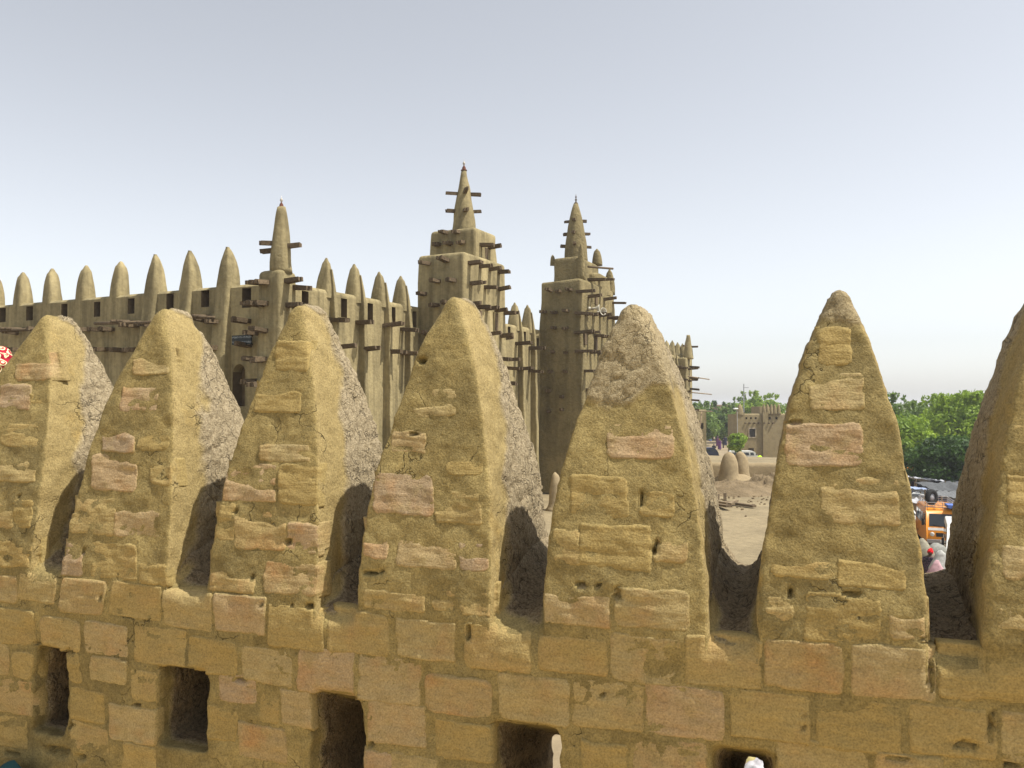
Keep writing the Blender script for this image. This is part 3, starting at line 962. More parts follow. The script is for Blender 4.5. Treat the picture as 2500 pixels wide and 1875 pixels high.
# --- south wall
SWIN = []
for x, y, wd, hg in ((6, 769, .42, .58), (72, 765, .42, .56), (157, 759, .36, .54), (237, 755, .36, .56), (320, 747, .36, .56), (415, 736, .36, .56), (501, 729, .38, .58), (602, 727, .40, .66)):
    d, z = sou(x, y, FACE)
    SWIN.append((d - wd / 2, d + wd / 2, z - hg / 2, z + hg / 2))
da, _ = sou(583, 930, FACE)
for d in (16.9, 19.0, 21.1):
    SWIN.append((d - .2, d + .2, 3.2, 3.75))
SWIN.sort()
# the arched doorway is cut as a tall opening, its arch closed by a separate head
za = sou(583, 889, FACE)[1]; zb_ = sou(583, 992, FACE)[1]
SWIN2 = sorted(SWIN + [(da - 0.28, da + 0.28, zb_, za)])
south = holed_wall('south_wall', sp, 0.3, 24.0, CZ, WTOP, FACE, 0.9, SWIN2, mosque, M_MUD)
ah = MB()
AR = [(da + 0.285 * math.cos(t), za - 0.30 + 0.30 * math.sin(t)) for t in np.linspace(0, PI, 13)]
for o in (FACE - 0.012, FACE - 0.40):
    for k in range(12):
        (x0, z0), (x1, z1) = AR[k], AR[k + 1]
        ah.poly([sp(x0, o, z0), sp(x1, o, z1), sp(x1, o, za + .004), sp(x0, o, za + .004)])
for k in range(12):
    (x0, z0), (x1, z1) = AR[k], AR[k + 1]
    ah.poly([sp(x0, FACE - 0.012, z0), sp(x1, FACE - 0.012, z1), sp(x1, FACE - .40, z1), sp(x0, FACE - .40, z0)])
ah.build('arch_head', M_MUD, south)
SPX = [(56, 664), (128, 655), (208, 648), (291, 638), (385, 623), (470, 614), (562, 604), (-12, 672), (-90, 680)]
for x, y in SPX:
    d, z = sou(x, y, -0.02)
    big = 380 < x
    if not big:
        pinnacle(south, sp, d, WTOP - 0.3, z, 0.275, 0.30, -0.05, ax=-N_, ay=-E_, p=7, pw=2.0, qw=0.62, auto=38)
    if big:
        mb = MB(); rings = []
        for zz in list(np.linspace(CZ, WTOP - .5, 12)) + [WTOP - .5 + (z - WTOP + .5) * v for v in (.15, .3, .45, .6, .72, .82, .9, .95, .98, 1.0)]:
            v = max(0, (zz - WTOP + .5) / (z - WTOP + .5))
            g = max(.03, (1 - v ** 1.9) ** .62)
            pr = 0.14 + 1.0 * (WTOP - .5 - zz) / (WTOP - .5 - CZ) if v == 0 else .14 * g - .12 * v
            bk = .52 if v == 0 else .52 * g + .16 * v
            rings.append(ssec(sp(d, FACE + (pr - bk) / 2, zz), -N_, -E_, max(.05, .32 * g if v > 0 else .32 + .10 * (WTOP - .5 - zz) / (WTOP - .5 - CZ)), max(.05, (pr + bk) / 2), 8 if v < .8 else 4, 28))
        mb.loft(rings)
        mb.build('buttress', M_MUD, south, tuple(sp(d, FACE, CZ)), jitter=0.025, jscale=1.6, auto=38)
for x, y, l in ((35, 853, .6), (240, 851, .6), (283, 854, .6), (322, 850, .6), (195, 802, .6), (232, 803, .6), (85, 806, .6), (20, 812, .5), (312, 793, .7), (355, 793, .6), (480, 781, .7), (520, 785, .7), (588, 783, .7), (522, 846, .6), (588, 843, .7), (255, 803, .5), (405, 790, .6), (430, 848, .5), (160, 852, .6), (120, 853, .6)):
    d, z = sou(x, y, FACE + 0.35)
    toron(south, sp(d, FACE, z), -E_, l)
# long spout beams lying along the torons
for x0, x1, y0, y1 in ((232, 340, 793, 792), (330, 400, 793, 789), (-20, 85, 811, 809), (470, 520, 778, 781)):
    d0, z0 = sou(x0, y0, FACE + .55); d1, z1 = sou(x1, y1, FACE + .55)
    mb = MB(); mb.tube([sp(d0, FACE + .55, z0 + .05), sp(d1, FACE + .5, z1 + .08)], 0.06, 8)
    mb.build('spout_pipe', M_WOOD, south, tuple(sp(d0, FACE + .5, z0)), smooth=True)
for x, y in ((292, 783), (306, 783), (491, 770), (22, 801), (35, 801)):
    d, z = sou(x, y, FACE + .4)
    mb = MB()
    a, b = sp(d, FACE - .1, z), sp(d, FACE + .75, z - .05)
    mb.tube([a, b], 0.065, 10)
    mb.build('water_spout', M_WOOD, south, tuple(a), smooth=True)

# dark name board over the doorway
d0, z0 = sou(566, 842, FACE + 0.3); d1, z1 = sou(612, 817, FACE + 0.3)
def board_mat():
    m, nt, b = new_mat('name_board_paint', 0.6, 0.3)
    v = coords(nt, 'Object')
    sx = node(nt, 'ShaderNodeSeparateXYZ'); nt.links.new(v, sx.inputs[0])
    # two worn lines of pale lettering, too small to read
    row = mth(nt, 'FRACT', mth(nt, 'MULTIPLY', sx.outputs['Z'], 6.2))
    line = ramp(nt, row, [(0.30, 0.0), (0.34, 1.0), (0.66, 1.0), (0.70, 0.0)])
    nz = noise(nt, v, 38, 2)
    let = mth(nt, 'MULTIPLY', line, ramp(nt, nz, [(0.47, 0.0), (0.52, 1.0)]))
    nt.links.new(mix(nt, let, (0.03, 0.036, 0.036), (0.24, 0.26, 0.25)), b.inputs['Base Color'])
    return m
sign = thing('name_board', 'dark name board hung above the arched doorway of the mosque', 'sign', tuple(sp((d0 + d1) / 2, FACE + .2, z0)))
mb = MB(); mb.box(sp((d0 + d1) / 2, FACE + 0.27, (z0 + z1) / 2), -N_, UP, -E_, abs(d0 - d1) / 2, abs(z1 - z0) / 2, 0.03)
mb.build('board', board_mat(), sign)
for q in (-1, 1):
    for zz in (z0, z1):
        mb = MB(); mb.box(sp((d0 + d1) / 2 + q * 0.2, FACE + 0.11, zz * .9 + (z0 + z1) * .05), -N_, UP, -E_, 0.02, 0.02, 0.13)
        mb.build('bracket', M_WOOD, sign)

# --- towers
def block(parent, s0, s1, o0, o1, z0, z1, batter=0.0, mat=M_MUD, name='tower_stage', p=9.0, jit=0.03):
    mb = MB(); rings = []
    cs, co = (s0 + s1) / 2, (o0 + o1) / 2
    hs, ho = (s1 - s0) / 2, (o1 - o0) / 2
    prof = [(z0 + (z1 - 0.14 - z0) * v, batter * (1 - v)) for v in np.linspace(0, 1, 12)] + [(z1 - 0.06, -0.025), (z1 - 0.015, -0.08), (z1, -0.2)]
    for z, b in prof:
        rings.append(ssec(fp(cs, co, z), E_, N_, hs + b, ho + b, p, 40))
    mb.loft(rings)
    return mb.build(name, mat, parent, tuple(fp(cs, co, z0)), jitter=jit, jscale=1.3, auto=55)

def spire(parent, s, o, z0, z1, r0, r1, mat=M_MUD, ex=1.35, name='spire'):
    mb = MB()
    prof = []
    for v in np.linspace(0, 1, 14):
        prof.append((r0 + (r1 - r0) * v ** ex, z0 + (z1 - z0) * v))
    mb.lathe(fp(s, o, 0), prof, 20)
    return mb.build(name, mat, parent, tuple(fp(s, o, z0)), smooth=True, jitter=0.03, jscale=2.0)

def finial(parent, s, o, z, k=1.0, egg=True):
    mb = MB()
    mb.lathe(fp(s, o, z), [(.17 * k, -.02), (.17 * k, .02), (.10 * k, .05), (.11 * k, .13 * k), (.05 * k, .24 * k), (.025 * k, .28 * k)], 12)
    f = mb.build('finial_cap', M_RED, parent, tuple(fp(s, o, z)), smooth=True)
    mb = MB()
    mb.lathe(fp(s, o, z + .28 * k), [(.01, 0), (.055 * k, .04 * k), (.08 * k, .11 * k), (.055 * k, .18 * k), (.012, .22 * k), (.006, .34 * k)], 12)
    mb.build('ostrich_egg', M_EGG, f, tuple(fp(s, o, z + .2)), smooth=True)
    return f

def tower_px(x, y, o):
    return fac(x, y, o)

def face_front(parent, lst, o, l=0.62, kind=0):
    for x, y in lst:
        s, z = fac(x, y, o + l * .5)
        toron(parent, fp(s, o, z), N_, l, kind)

def face_left(parent, lst, s0, l=0.55, kind=0):
    for x, y in lst:
        p = onplane(x, y, MC + E_ * (s0 - l * .5), E_)
        o = np.dot(p - MC, N_)
        toron(parent, fp(s0, o, p[2]), -E_, l, kind)

def cr(ox, oy, sc, pts):
    return [(ox + x * sc, oy + y * sc) for x, y in pts]

# first tower
o1 = 2.34
s1 = 7.97
def back_o(x, s):
    return float(np.dot(onplane(x, 985, MC + E_ * s, E_) - MC, N_))
tower1 = block(mosque, s1, s1 + 3.65, back_o(1018, s1), o1, CZ, fac(1132, 613, o1)[1], 0.16, name='south_tower')
ztop1 = fac(1132, 613, o1)[1]
o1u = 1.88
s1u = fac(1159, 600, o1u)[0]; e1u = fac(1212, 600, o1u)[0]
zt1u = fac(1160, 553, o1u)[1]
up1 = block(tower1, s1u, e1u, back_o(1048, s1u), o1u, ztop1 - 0.3, zt1u, 0.05, p=10)
sc1, oc1 = (s1u + e1u) / 2 + 0.1, 0.55
def spx(x, y, s, o):
    """height of a point on the axis of a spire"""
    return onplane(x, y, fp(s, o, 0), np.array([0, 1.0, 0]))
# axis of the spire from the frame
def axis(x, s):
    lo, hi = -3.0, 4.0
    for _ in range(40):
        m = (lo + hi) / 2
        p = fp(s, m, 0)
        if CX + F * p[0] / p[1] < x: lo = m
        else: hi = m
    return m
oc1 = axis(1132, sc1)
p_ = spx(1132, 416, sc1, oc1)
sp1 = spire(tower1, sc1, oc1, zt1u - 0.1, p_[2], 0.53, 0.11)
finial(tower1, sc1, oc1, p_[2], 0.8)
face_left(tower1, cr(950, 350, .2712, [(320, 1070), (490, 1050), (410, 1235), (555, 1225), (290, 1350), (405, 1450), (520, 1440)]) + [(1040, 815), (1085, 850), (1045, 880)], s1)
face_left(tower1, cr(950, 350, .2712, [(490, 790), (590, 785), (420, 905), (535, 900), (640, 885)]), s1u, 0.4)
face_front(tower1, cr(950, 350, .2712, [(875, 905), (955, 935)]), o1u)
face_front(tower1, cr(950, 350, .2712, [(780, 1075), (880, 1100), (965, 1128), (1045, 1150), (795, 1258), (920, 1288), (1045, 1312), (770, 1445), (850, 1470), (935, 1490), (1015, 1505), (1095, 1525)])
           + [(1165, 806), (1207, 816), (1236, 820), (1190, 866), (1229, 874), (1253, 877), (1180, 925), (1215, 931), (1250, 936), (1240, 985)], o1)
for x, y, w, h in ((1208, 787, .34, .8), (1168, 780, .34, .8), (1258, 868, .3, .6)):
    s, z = fac(x, y, o1)
    if x > 1250: continue
    mb = MB()
    for k in range(4):
        f = [(s - w / 2, z - h / 2), (s + w / 2, z - h / 2), (s + w / 2, z + h / 2), (s - w / 2, z + h / 2)]
    ob = o1 + 0.16 * (1 - (z - CZ) / (ztop1 - CZ)) + 0.01
    mb.box(fp(s, ob - 0.02, z), E_, UP, N_, w / 2 + .02, h / 2 + .02, 0.06)
    q = mb.build('window_surround', M_MUD, tower1)
    mb = MB(); mb.box(fp(s, ob + 0.01, z), E_, UP, N_, w / 2 - .03, h / 2 - .03, 0.045)
    mb.build('window', M_WOOD, tower1)
s, z = fac(1186, 619, o1u)
mb = MB(); mb.box(fp(s, o1u + 0.0, z), E_, UP, N_, .13, .24, 0.05); mb.build('window', M_WOOD, tower1)
for dz, az in ((p_[2] - 1.05, (30, 120, 215, 300)), (p_[2] - 1.85, (30, 120, 215, 300))):
    for a in az:
        dd = np.array([math.cos(math.radians(a - 20)), math.sin(math.radians(a - 20)), 0])
        toron(sp1, fp(sc1, oc1, dz) + dd * 0.25, dd, 0.55, 1)

# second, larger tower
o2 = 2.56
s2 = 19.93
ztop2 = fac(1419, 681, o2)[1]
tower2 = block(mosque, s2, s2 + 5.1, back_o(1321, s2), o2, CZ, ztop2, 0.42, mat=M_MUDR, name='central_tower', p=10, jit=0.07)
o2u = 2.1
s2u = fac(1412, 640, o2u)[0]; e2u = fac(1462, 640, o2u)[0]
zt2u = fac(1412, 625, o2u)[1]
block(tower2, s2u, e2u, back_o(1351, s2u), o2u, ztop2 - 0.3, zt2u, 0.05, mat=M_MUDR, p=8, jit=0.06)
sc2 = (s2u + e2u) / 2
oc2 = axis(1407, sc2)
p2_ = spx(1407, 498, sc2, oc2)
sp2 = spire(tower2, sc2, oc2, zt2u - 0.1, p2_[2], 0.66, 0.13, M_MUDR, 1.9)
mb = MB()
mb.lathe(fp(sc2, oc2, p2_[2]), [(.14, -.05), (.10, .06), (.04, .12), (.03, .18), (.08, .23), (.03, .28), (.02, .34), (.06, .39), (.02, .44), (.008, .56)], 10)
mb.build('finial', M_WOOD, sp2, smooth=True)
for q, (dz, az) in enumerate(((.62, 0), (1.32, 0), (2.05, 0))):
    for a in (-105, 10, 165):
        dd = np.array([math.cos(math.radians(a)), math.sin(math.radians(a)), 0])
        toron(sp2, fp(sc2, oc2, p2_[2] - dz - 0.35) + dd * (0.22 + 0.12 * q), dd, 0.42, 1)
# small pinnacles on the shoulders
for x, ya, yb, o, wd in ((1419, 596, 676, o2u + .15, .22), (1458, 608, 640, o2u - .1, .28), (1489, 658, 712, o2 - .3, .30), (1350, 622, 640, -0.1, .15)):
    s, za_ = fac(x, ya, o); zb2 = fac(x, yb, o)[1]
    pinnacle(tower2, fp, s, zb2 - .2, za_, wd, wd, o, M_MUDR, ax=E_, ay=N_)
sx_, zx_ = fac(1480, 690, o2)
block(tower2, fac(1462, 690, o2)[0] - .3, s2 + 5.0, 0.4, o2 - .05, ztop2 - .4, fac(1470, 668, o2)[1], 0.05, mat=M_MUDR, name='shoulder', p=6, jit=.06)
mb = MB()
a = fp(*fac(1436, 651, o2 + .1)[:1], o2 + .1, fac(1436, 651, o2 + .1)[1]); s_b, z_b = fac(1496, 656, o2 + .6)
mb.tube([a, fp(s_b, o2 + .6, z_b)], .06, 8); mb.build('long_pole', M_WOOD, tower2, smooth=True)
face_left(tower2, cr(1200, 450, .4824, [(290, 537), (333, 537), (392, 530), (265, 642), (315, 647), (377, 640), (313, 725), (377, 725)]), s2, 0.5, 0)
face_left(tower2, cr(1200, 450, .4824, [(305, 848), (373, 848), (297, 945), (368, 945), (290, 1045), (357, 1075), (287, 1150), (355, 1142)]), s2 - .2, 0.35, 1)
T2F = cr(1200, 450, .4824, [(545, 478), (585, 480), (490, 540), (525, 567), (600, 583), (645, 597), (480, 648), (510, 655), (545, 660), (580, 665), (617, 675), (645, 680),
     (480, 748), (515, 755), (550, 763), (585, 770), (620, 778), (485, 843), (525, 850), (565, 858), (495, 943), (540, 950), (500, 1040)])
face_front(tower2, T2F, o2 + .05, 0.72)
# two horn loudspeakers
M_HORN, nt_, b_ = new_mat('horn_metal', 0.45, 0.4); b_.inputs['Base Color'].default_value = (0.55, 0.52, 0.42, 1)
for k, (x, y, lab) in enumerate(((1477, 761, 'pale horn loudspeaker on the larger tower, the right one of two'), (1461, 752, 'pale horn loudspeaker on the larger tower, the left one of two'))):
    s, z = fac(x, y, o2 + .7)
    t = thing('horn_loudspeaker', lab, 'loudspeaker', tuple(fp(s, o2 + .1, z)), 'horn loudspeakers on the tower')
    dd = N_ * .8 - E_ * .6 * (1 if k == 0 else -.4); dd /= np.linalg.norm(dd)
    sd = np.cross(UP, dd); sd /= np.linalg.norm(sd)
    mb = MB()
    rings = []
    c0 = fp(s, o2 + .45, z)
    for l, r in ((-.2, .03), (0, .045), (.12, .08), (.22, .15), (.28, .21), (.275, .19), (.2, .12), (.1, .05), (.05, .02)):
        rings.append([c0 + dd * l + (sd * math.cos(2 * PI * q / 16) + UP * math.sin(2 * PI * q / 16)) * r for q in range(16)])
    mb.loft(rings); mb.build('horn', M_HORN, t, smooth=True)
    mb = MB(); mb.lathe(c0 - dd * .26 - UP * .0, [(.02, -.08), (.075, -.07), (.075, .07), (.02, .08)], 10); mb.build('driver', M_HORN, t, smooth=True)
    mb = MB(); mb.tube([fp(s, o2 - .1, z - .1), c0 - UP * .06], .02, 6); mb.build('bracket', M_WOOD, t)
for x, y, w, h in ((1453, 838, .34, .7), (1427, 828, .3, .6), (1457, 731, .3, .55)):
    s, z = fac(x, y, o2 + .1)
    ob = o2 + 0.42 * (1 - (z - CZ) / (ztop2 - CZ)) + .02
    mb = MB(); mb.box(fp(s, ob, z), E_, UP, N_, w / 2, h / 2, 0.05); mb.build('window', M_WOOD, tower2)

# --- corner pillars with spires
def corner_tower(name, xc, xl, xr, ytop, o_out, x_sp, y_sp, far=False):
    if not far:
        # outer corner edge at o_out in front of the east wall; south side in front of the south wall by the same amount
        q = onplane(xc, 985, fp(0, o_out, 0), N_)
        s0 = np.dot(q - MC, E_)
        w = fac(xr, 985, o_out)[0] - s0
        pl = onplane(xl, 985, q, E_); dep = np.dot(q - pl, N_)
    else:
        s0 = fac(xl, 985, o_out)[0]; w = 1.6; dep = 1.8
    zt = (fac(xc if not far else xl, ytop, o_out))[1]
    b = block(mosque, s0, s0 + w, o_out - dep, o_out, CZ, zt, 0.12, name=name, p=7)
    return b, s0, w, dep, zt
ct, cs0, cw, cd, czt = corner_tower('corner_tower', 683, 627, 724, 655, 0.95, 684, 490)
scs = cs0 + cw * .5
ocs = axis(684, scs)
pc = spx(684, 507, scs, ocs)
spc = spire(ct, scs, ocs, czt - .08, pc[2], 0.36, 0.13, M_MUD, 1.6)
finial(ct, scs, ocs, pc[2], .62)
for a, dz in ((-165, 1.15), (175, 1.35), (-20, 1.25)):
    dd = np.array([math.cos(math.radians(a)), math.sin(math.radians(a)), 0])
    toron(spc, fp(scs, ocs, pc[2] - dz) + dd * .25, dd, .42, 1)
face_left(ct, [(617, 687), (637, 686), (612, 741), (634, 740), (610, 810), (634, 808), (608, 877), (632, 876), (600, 930), (628, 935)], cs0, .55)
face_front(ct, [(718, 686), (737, 699), (718, 745), (737, 752), (716, 812), (735, 818)], .95, .55)
ft, fs0, fw_, fd, fzt = corner_tower('far_corner_tower', 1685, 1676, 1697, 873, 0.9, 1680, 817, True)
sfs = fs0 + fw_ * .5; ofs = axis(1681, sfs)
pf = spx(1681, 818, sfs, ofs)
spf = spire(ft, sfs, ofs, fzt - .1, pf[2], .42, .14)
for y in (895, 923, 949, 976, 1003, 1030):
    s, z = fac(1698, y, .9 + .4)
    toron(ft, fp(sfs + .3, .9, z), N_, .8)
    toron(ft, fp(sfs - .3, .9, z - .25), N_, .3, 1)
toron(spf, fp(sfs, ofs + .25, pf[2] - 1.0), N_, .55, 1)
toron(spf, fp(sfs, ofs, pf[2] - .9), -N_ * .6 - E_, .6, 1)
# scaffold rails tied along the far end of the east front
for z, sa, sb in ((2.2, 45.5, 51.6), (.9, 46.5, 52.4), (-.6, 47.0, 52.6)):
    mb = MB(); mb.tube([fp(sa, 1.5, z), fp(sb, 1.75, z - .1)], .05, 6)
    mb.build('scaffold_rail', M_POLE, east, smooth=True)
# flat roof behind the parapets
mb = MB()
mb.poly([fp(.3, -.2, 3.3), fp(51.5, -.2, 3.3), fp(51.5, -24, 3.3), fp(.3, -24, 3.3)])
mb.build('roof', M_MUD, mosque)

# ------------------------------------------------------------------ ground, street, terrace
M_SAND = mud_mat('street_sand', (0.27, 0.212, 0.132), 0.2, 0.3, 2.5, 0.08, 0.5)
M_TERR = mud_mat('terrace_earth', (0.245, 0.197, 0.118), 0.2, 0.5, 3.5, 0.08, 0.6)
M_EARTH = mud_mat('loose_earth', (0.20, 0.15, 0.088), 0.2, 1.5, 9.0, 0.08, 0.9)
mb = MB()
mb.poly([(-3000, -40, STREET), (3000, -40, STREET), (3000, 5000, STREET), (-3000, 5000, STREET)])
q = mb.build('ground', M_SAND); q['kind'] = 'structure'; q['label'] = 'sandy street and market ground'
mb = MB()
T4 = [(-7.0, 5.0), (2.0, 8.0), (2.0, 17.0), (56, 11.0), (56, -26), (-7.0, -26)]
for k in range(6):
    a, b = T4[k], T4[(k + 1) % 6]
    mb.poly([fp(*a, STREET), fp(*b, STREET), fp(*b, CZ), fp(*a, CZ)])
nx = 40
mb.poly([fp(*a, CZ) for a in T4])
q = mb.build('mosque_terrace', M_TERR); q['kind'] = 'structure'; q['label'] = 'raised earthen terrace around the mosque'

# ------------------------------------------------------------------ mud posts and low wall on the terrace
def mud_post(x, ytop, ybase, Y, r, label, lean=0.0):
    p = at(x, ybase, Y); top = at(x, ytop, Y)
    h = top[2] - CZ
    mb = MB(); rings = []
    for v in np.linspace(0, 1, 16):
        g = r * (1 - v ** 3.2) ** .55 + 0.02
        g += r * 0.9 * math.exp(-v * 9)
        c = np.array([p[0] + lean * v, Y, CZ - .05 + h * v])
        rings.append([c + np.array([math.cos(2 * PI * k / 20) * g, math.sin(2 * PI * k / 20) * g, 0]) for k in range(20)])
    mb.loft(rings)
    o = mb.build('mud_post', M_TERR2, None, (p[0], Y, CZ), smooth=True, jitter=.05, jscale=1.7)
    return tag(o, label, 'post', 'rounded mud posts on the mosque terrace')
M_TERR2 = mud_mat('post_banco', (0.31, 0.24, 0.14), 0.08, 0.6, 5.0, 0.05, 0.5)
mud_post(1780, 1101, 1175, 48.5, .54, 'rounded mud post standing in front of the low wall, left of the close pair')
mud_post(1809, 1100, 1172, 50.0, .47, 'rounded mud post standing in front of the low wall, right of the close pair')
mud_post(1722, 1104, 1172, 49.5, .46, 'rounded mud post half hidden behind the rough topped merlon')
mud_post(1356, 1148, 1218, 37.5, .26, 'slender pale mud post near the foot of the larger tower')
# skirt of mud that joins the close pair
mb = MB()
c = at(1792, 1178, 48.8)
mb.lathe((c[0], 48.9, CZ), [(1.5, -.05), (1.35, .18), (1.1, .42), (.7, .62), (.2, .72), (.05, .74)], 22, 1.0, .7)
o = mb.build('mud_skirt', M_TERR2, None, (c[0], 48.9, CZ), smooth=True, jitter=.1, jscale=1.2)
tag(o, 'smooth mud skirt around the feet of the two close posts', 'mud base')
mb = MB(); rings = []
A, B = at(1700, 1128, 52.5), at(1960, 1130, 51.0)
zt = A[2]
d = (B - A) / np.linalg.norm(B - A); pn = np.array([-d[1], d[0], 0])
for k in range(25):
    c = A + (B - A) * k / 24; c = c * np.array([1, 1, 0])
    rings.append([c + pn * .3 * a + UP * z for a, z in ((-1, STREET), (-1, zt - .22), (-.75, zt - .06), (-.3, zt), (.3, zt), (.75, zt - .06), (1, zt - .22), (1, STREET))])
mb.loft(rings)
o = mb.build('low_wall', M_TERR2, None, tuple(A * np.array([1, 1, 0]) + UP * STREET), smooth=True, jitter=.05, jscale=1.0)
tag(o, 'low rounded mud wall along the terrace edge behind the posts', 'wall')

def heap(name, c, rx, ry, h, mat, label, cat, seed=0, n=36, rough=.16, kind=None, pw=1.7):
    V = []; R_ = 12
    rr = np.linspace(0, 1, R_)
    P = []
    for r in rr[1:]:
        for k in range(n):
            t = 2 * PI * k / n
            P.append((r * math.cos(t), r * math.sin(t)))
    P = np.array([(0, 0)] + P)
    q = np.c_[P * 3.1 + seed, np.full(len(P), seed * 1.3)]
    d = np.sqrt((P ** 2).sum(1))
    z = h * np.clip(1 - d ** pw, 0, 1) * (1 + .45 * fbm(q * .8, 3)) + rough * h * fbm(q * 2.6, 3) * (1 - d)
    sc = 1 + .14 * fbm(q * .5 + 9, 2)
    V = np.c_[c[0] + P[:, 0] * rx * sc, c[1] + P[:, 1] * ry * sc, c[2] + np.maximum(z, -.03)]
    Fs = [(0, 1 + k, 1 + (k + 1) % n) for k in range(n)]
    for i in range(R_ - 2):
        for k in range(n):
            a = 1 + i * n + k; b = 1 + i * n + (k + 1) % n
            Fs.append((a, a + n, b + n, b))
    mb = MB(); mb.add(V, Fs)
    o = mb.build(name, mat, None, tuple(c), smooth=True)
    return tag(o, label, cat, kind=kind)
c = at(1800, 1215, 43.5)
heap('earth_mound', (c[0], 44.5, CZ), 2.6, 1.7, .55, M_EARTH, 'heap of dug brown earth lying in front of the mud posts', 'earth heap', 3, rough=.35)
c = at(1850, 1195, 46)
heap('earth_mound', (c[0] + .6, 46, CZ), 2.0, 1.3, .8, M_EARTH, 'heap of dug earth against the low wall, half behind a merlon', 'earth heap', 8, rough=.35)

# planks on the terrace
for k, (x0, y0, x1, y1, w, lab) in enumerate(((1772, 1226, 1842, 1236, .12, 'long brown plank lying on the terrace, nearest the heap'), (1748, 1224, 1790, 1231, .10, 'short dark plank lying among the timber on the terrace'), (1752, 1232, 1780, 1236, .14, 'short broad board lying at the left end of the timber'),
                               (1775, 1232, 1800, 1222, .08, 'thin pale batten lying across the other timber'))):
    a, b = onz(x0, y0, CZ + .1), onz(x1, y1, CZ + .1 + .05 * k)
    mb = MB(); dd = (b - a) / np.linalg.norm(b - a)
    mb.box((a + b) / 2, dd, np.array([-dd[1], dd[0], 0]), UP, np.linalg.norm(b - a) / 2, w, .05)
    tag(mb.build('plank', M_POLE if k % 2 else M_WOOD, None, tuple((a + b) / 2)), lab, 'plank', 'timber lying on the terrace')
for k, (x, y0, y1) in enumerate(((1753, 1228, 1206), (1770, 1228, 1203))):
    a = onz(x, y0, CZ); b = at(x, y1, a[1])
    mb = MB(); mb.box((a + b) / 2, np.array([1., 0, 0]), np.array([0, 1., 0]), UP, .06, .06, abs(b[2] - a[2]) / 2)
    tag(mb.build('wooden_stake', M_POLE, None, tuple(a)), 'short pale stake standing by the timber, the %s one' % ('left', 'right')[k], 'stake', 'stakes by the timber')
# long poles leaning at the far corner of the mosque
for k, (x0, y0, x1, y1, lab) in enumerate(((1713, 1098, 1697, 1008, 'pale pole leaning on the far corner, steepest of three'), (1705, 1062, 1713, 1002, 'pale pole at the far corner leaning to the right'), (1716, 1080, 1690, 1000, 'thin pole at the far corner leaning furthest left'))):
    Y = 70.0 + k * .4
    a, b = at(x0, y0, Y), at(x1, y1, Y + 1)
    mb = MB(); mb.tube([a, (a + b) / 2 + np.array([.05, 0, 0]), b], .055, 7)
    a2 = a.copy(); a2[2] = CZ
    tag(mb.build('wooden_pole', M_POLE, None, tuple(a), smooth=True), lab, 'pole', 'poles leaning at the far corner of the mosque')

# ------------------------------------------------------------------ far houses
def rect_house(name, label, x0, x1, Y, ytop, depth, mat, wins, extra=None, yaw=0.0):
    a, b = at(x0, 985, Y), at(x1, 985, Y)
    zt = at(x0, ytop, Y)[2]
    root = thing(name, label, 'house', (float((a[0] + b[0]) / 2), Y, STREET))
    L = b[0] - a[0]
    X = np.array([math.cos(yaw), math.sin(yaw), 0]); Yv = np.array([-math.sin(yaw), math.cos(yaw), 0])
    org = np.array([a[0], Y, 0]); globals().update(HX=X, HY=Yv)
    fn = lambda d, o, z: org + X * d - Yv * o + UP * z
    H = []
    for x, y, w, h in wins:
        p = at(x, y, Y); d_ = p[0] - a[0]
        H.append((d_ - w / 2, d_ + w / 2, p[2] - h / 2, p[2] + h / 2))
    H.sort()
    w_ = holed_wall('wall', fn, 0, L, STREET, zt, 0, .5, H, root, mat, 1.2)
    mb = MB()
    for p0, p1 in (((0, -.25), (0, -depth)), ((L, -.25), (L, -depth)), ((0, -depth), (L, -depth))):
        mb.poly([fn(*p0, STREET), fn(*p1, STREET), fn(*p1, zt - .1), fn(*p0, zt - .1)])
    mb.poly([fn(0, -.25, zt - .7), fn(L, -.25, zt - .7), fn(L, -depth, zt - .7), fn(0, -depth, zt - .7)])
    mb.build('shell', mat, root)
    return root, fn, w_, zt, a
M_HOUSE = mud_mat('house_mud', (0.27, 0.215, 0.118), 0.08, 0.2, 2.0, 0.05, 0.4)
M_SHUT, nt_, b_ = new_mat('shutter_paint'); b_.inputs['Base Color'].default_value = (0.06, 0.055, 0.05, 1)
house, hfn, hw, hz, ha = rect_house('mud_house', 'two-storey grey-brown mud house with a pierced parapet across the street', 1800, 2030, 114.0, 1010, 3.5, M_HOUSE, yaw=.12, wins=
    [(1838, 1057, .85, 1.15), (1835, 1103, .8, 1.0), (1950, 1057, .85, 1.15), (1823, 1021, .26, .26), (1835, 1021, .26, .26), (1847, 1021, .26, .26), (1873, 1021, .3, .34), (1883, 1021, .3, .34), (1900, 1021, .3, .34)])
HX0, HY0 = HX, HY
for px in (1838, 1950):
    p = at(px, 1057, 114.0); d_ = p[0] - ha[0]
    for q in (-1, 1):
        mb = MB(); mb.box(hfn(d_ + q * .2, -.12, p[2]), HX0, UP, HY0, .18, .52, .03)
        mb.build('shutter', M_SHUT, house)
    mb = MB()
    for dx, dz, hx, hz_ in ((0, .63, .55, .07), (0, -.63, .55, .07), (-.5, 0, .07, .6), (.5, 0, .07, .6)):
        mb.box(hfn(d_ + dx, .02, p[2] + dz), HX0, UP, HY0, hx, hz_, .05)
    mb.build('window_frame', mud_mat('pale_frame', (0.42, 0.35, 0.25), .05), house)
for px in (1818, 1830, 1842, 1854, 1866, 1878, 1890):
    p = at(px, 1033, 114.0)
    mb = MB(); mb.box(hfn(p[0] - ha[0], .2, p[2]), HX0, UP, HY0, .09, .09, .3); mb.build('beam_end', M_WOOD, house)
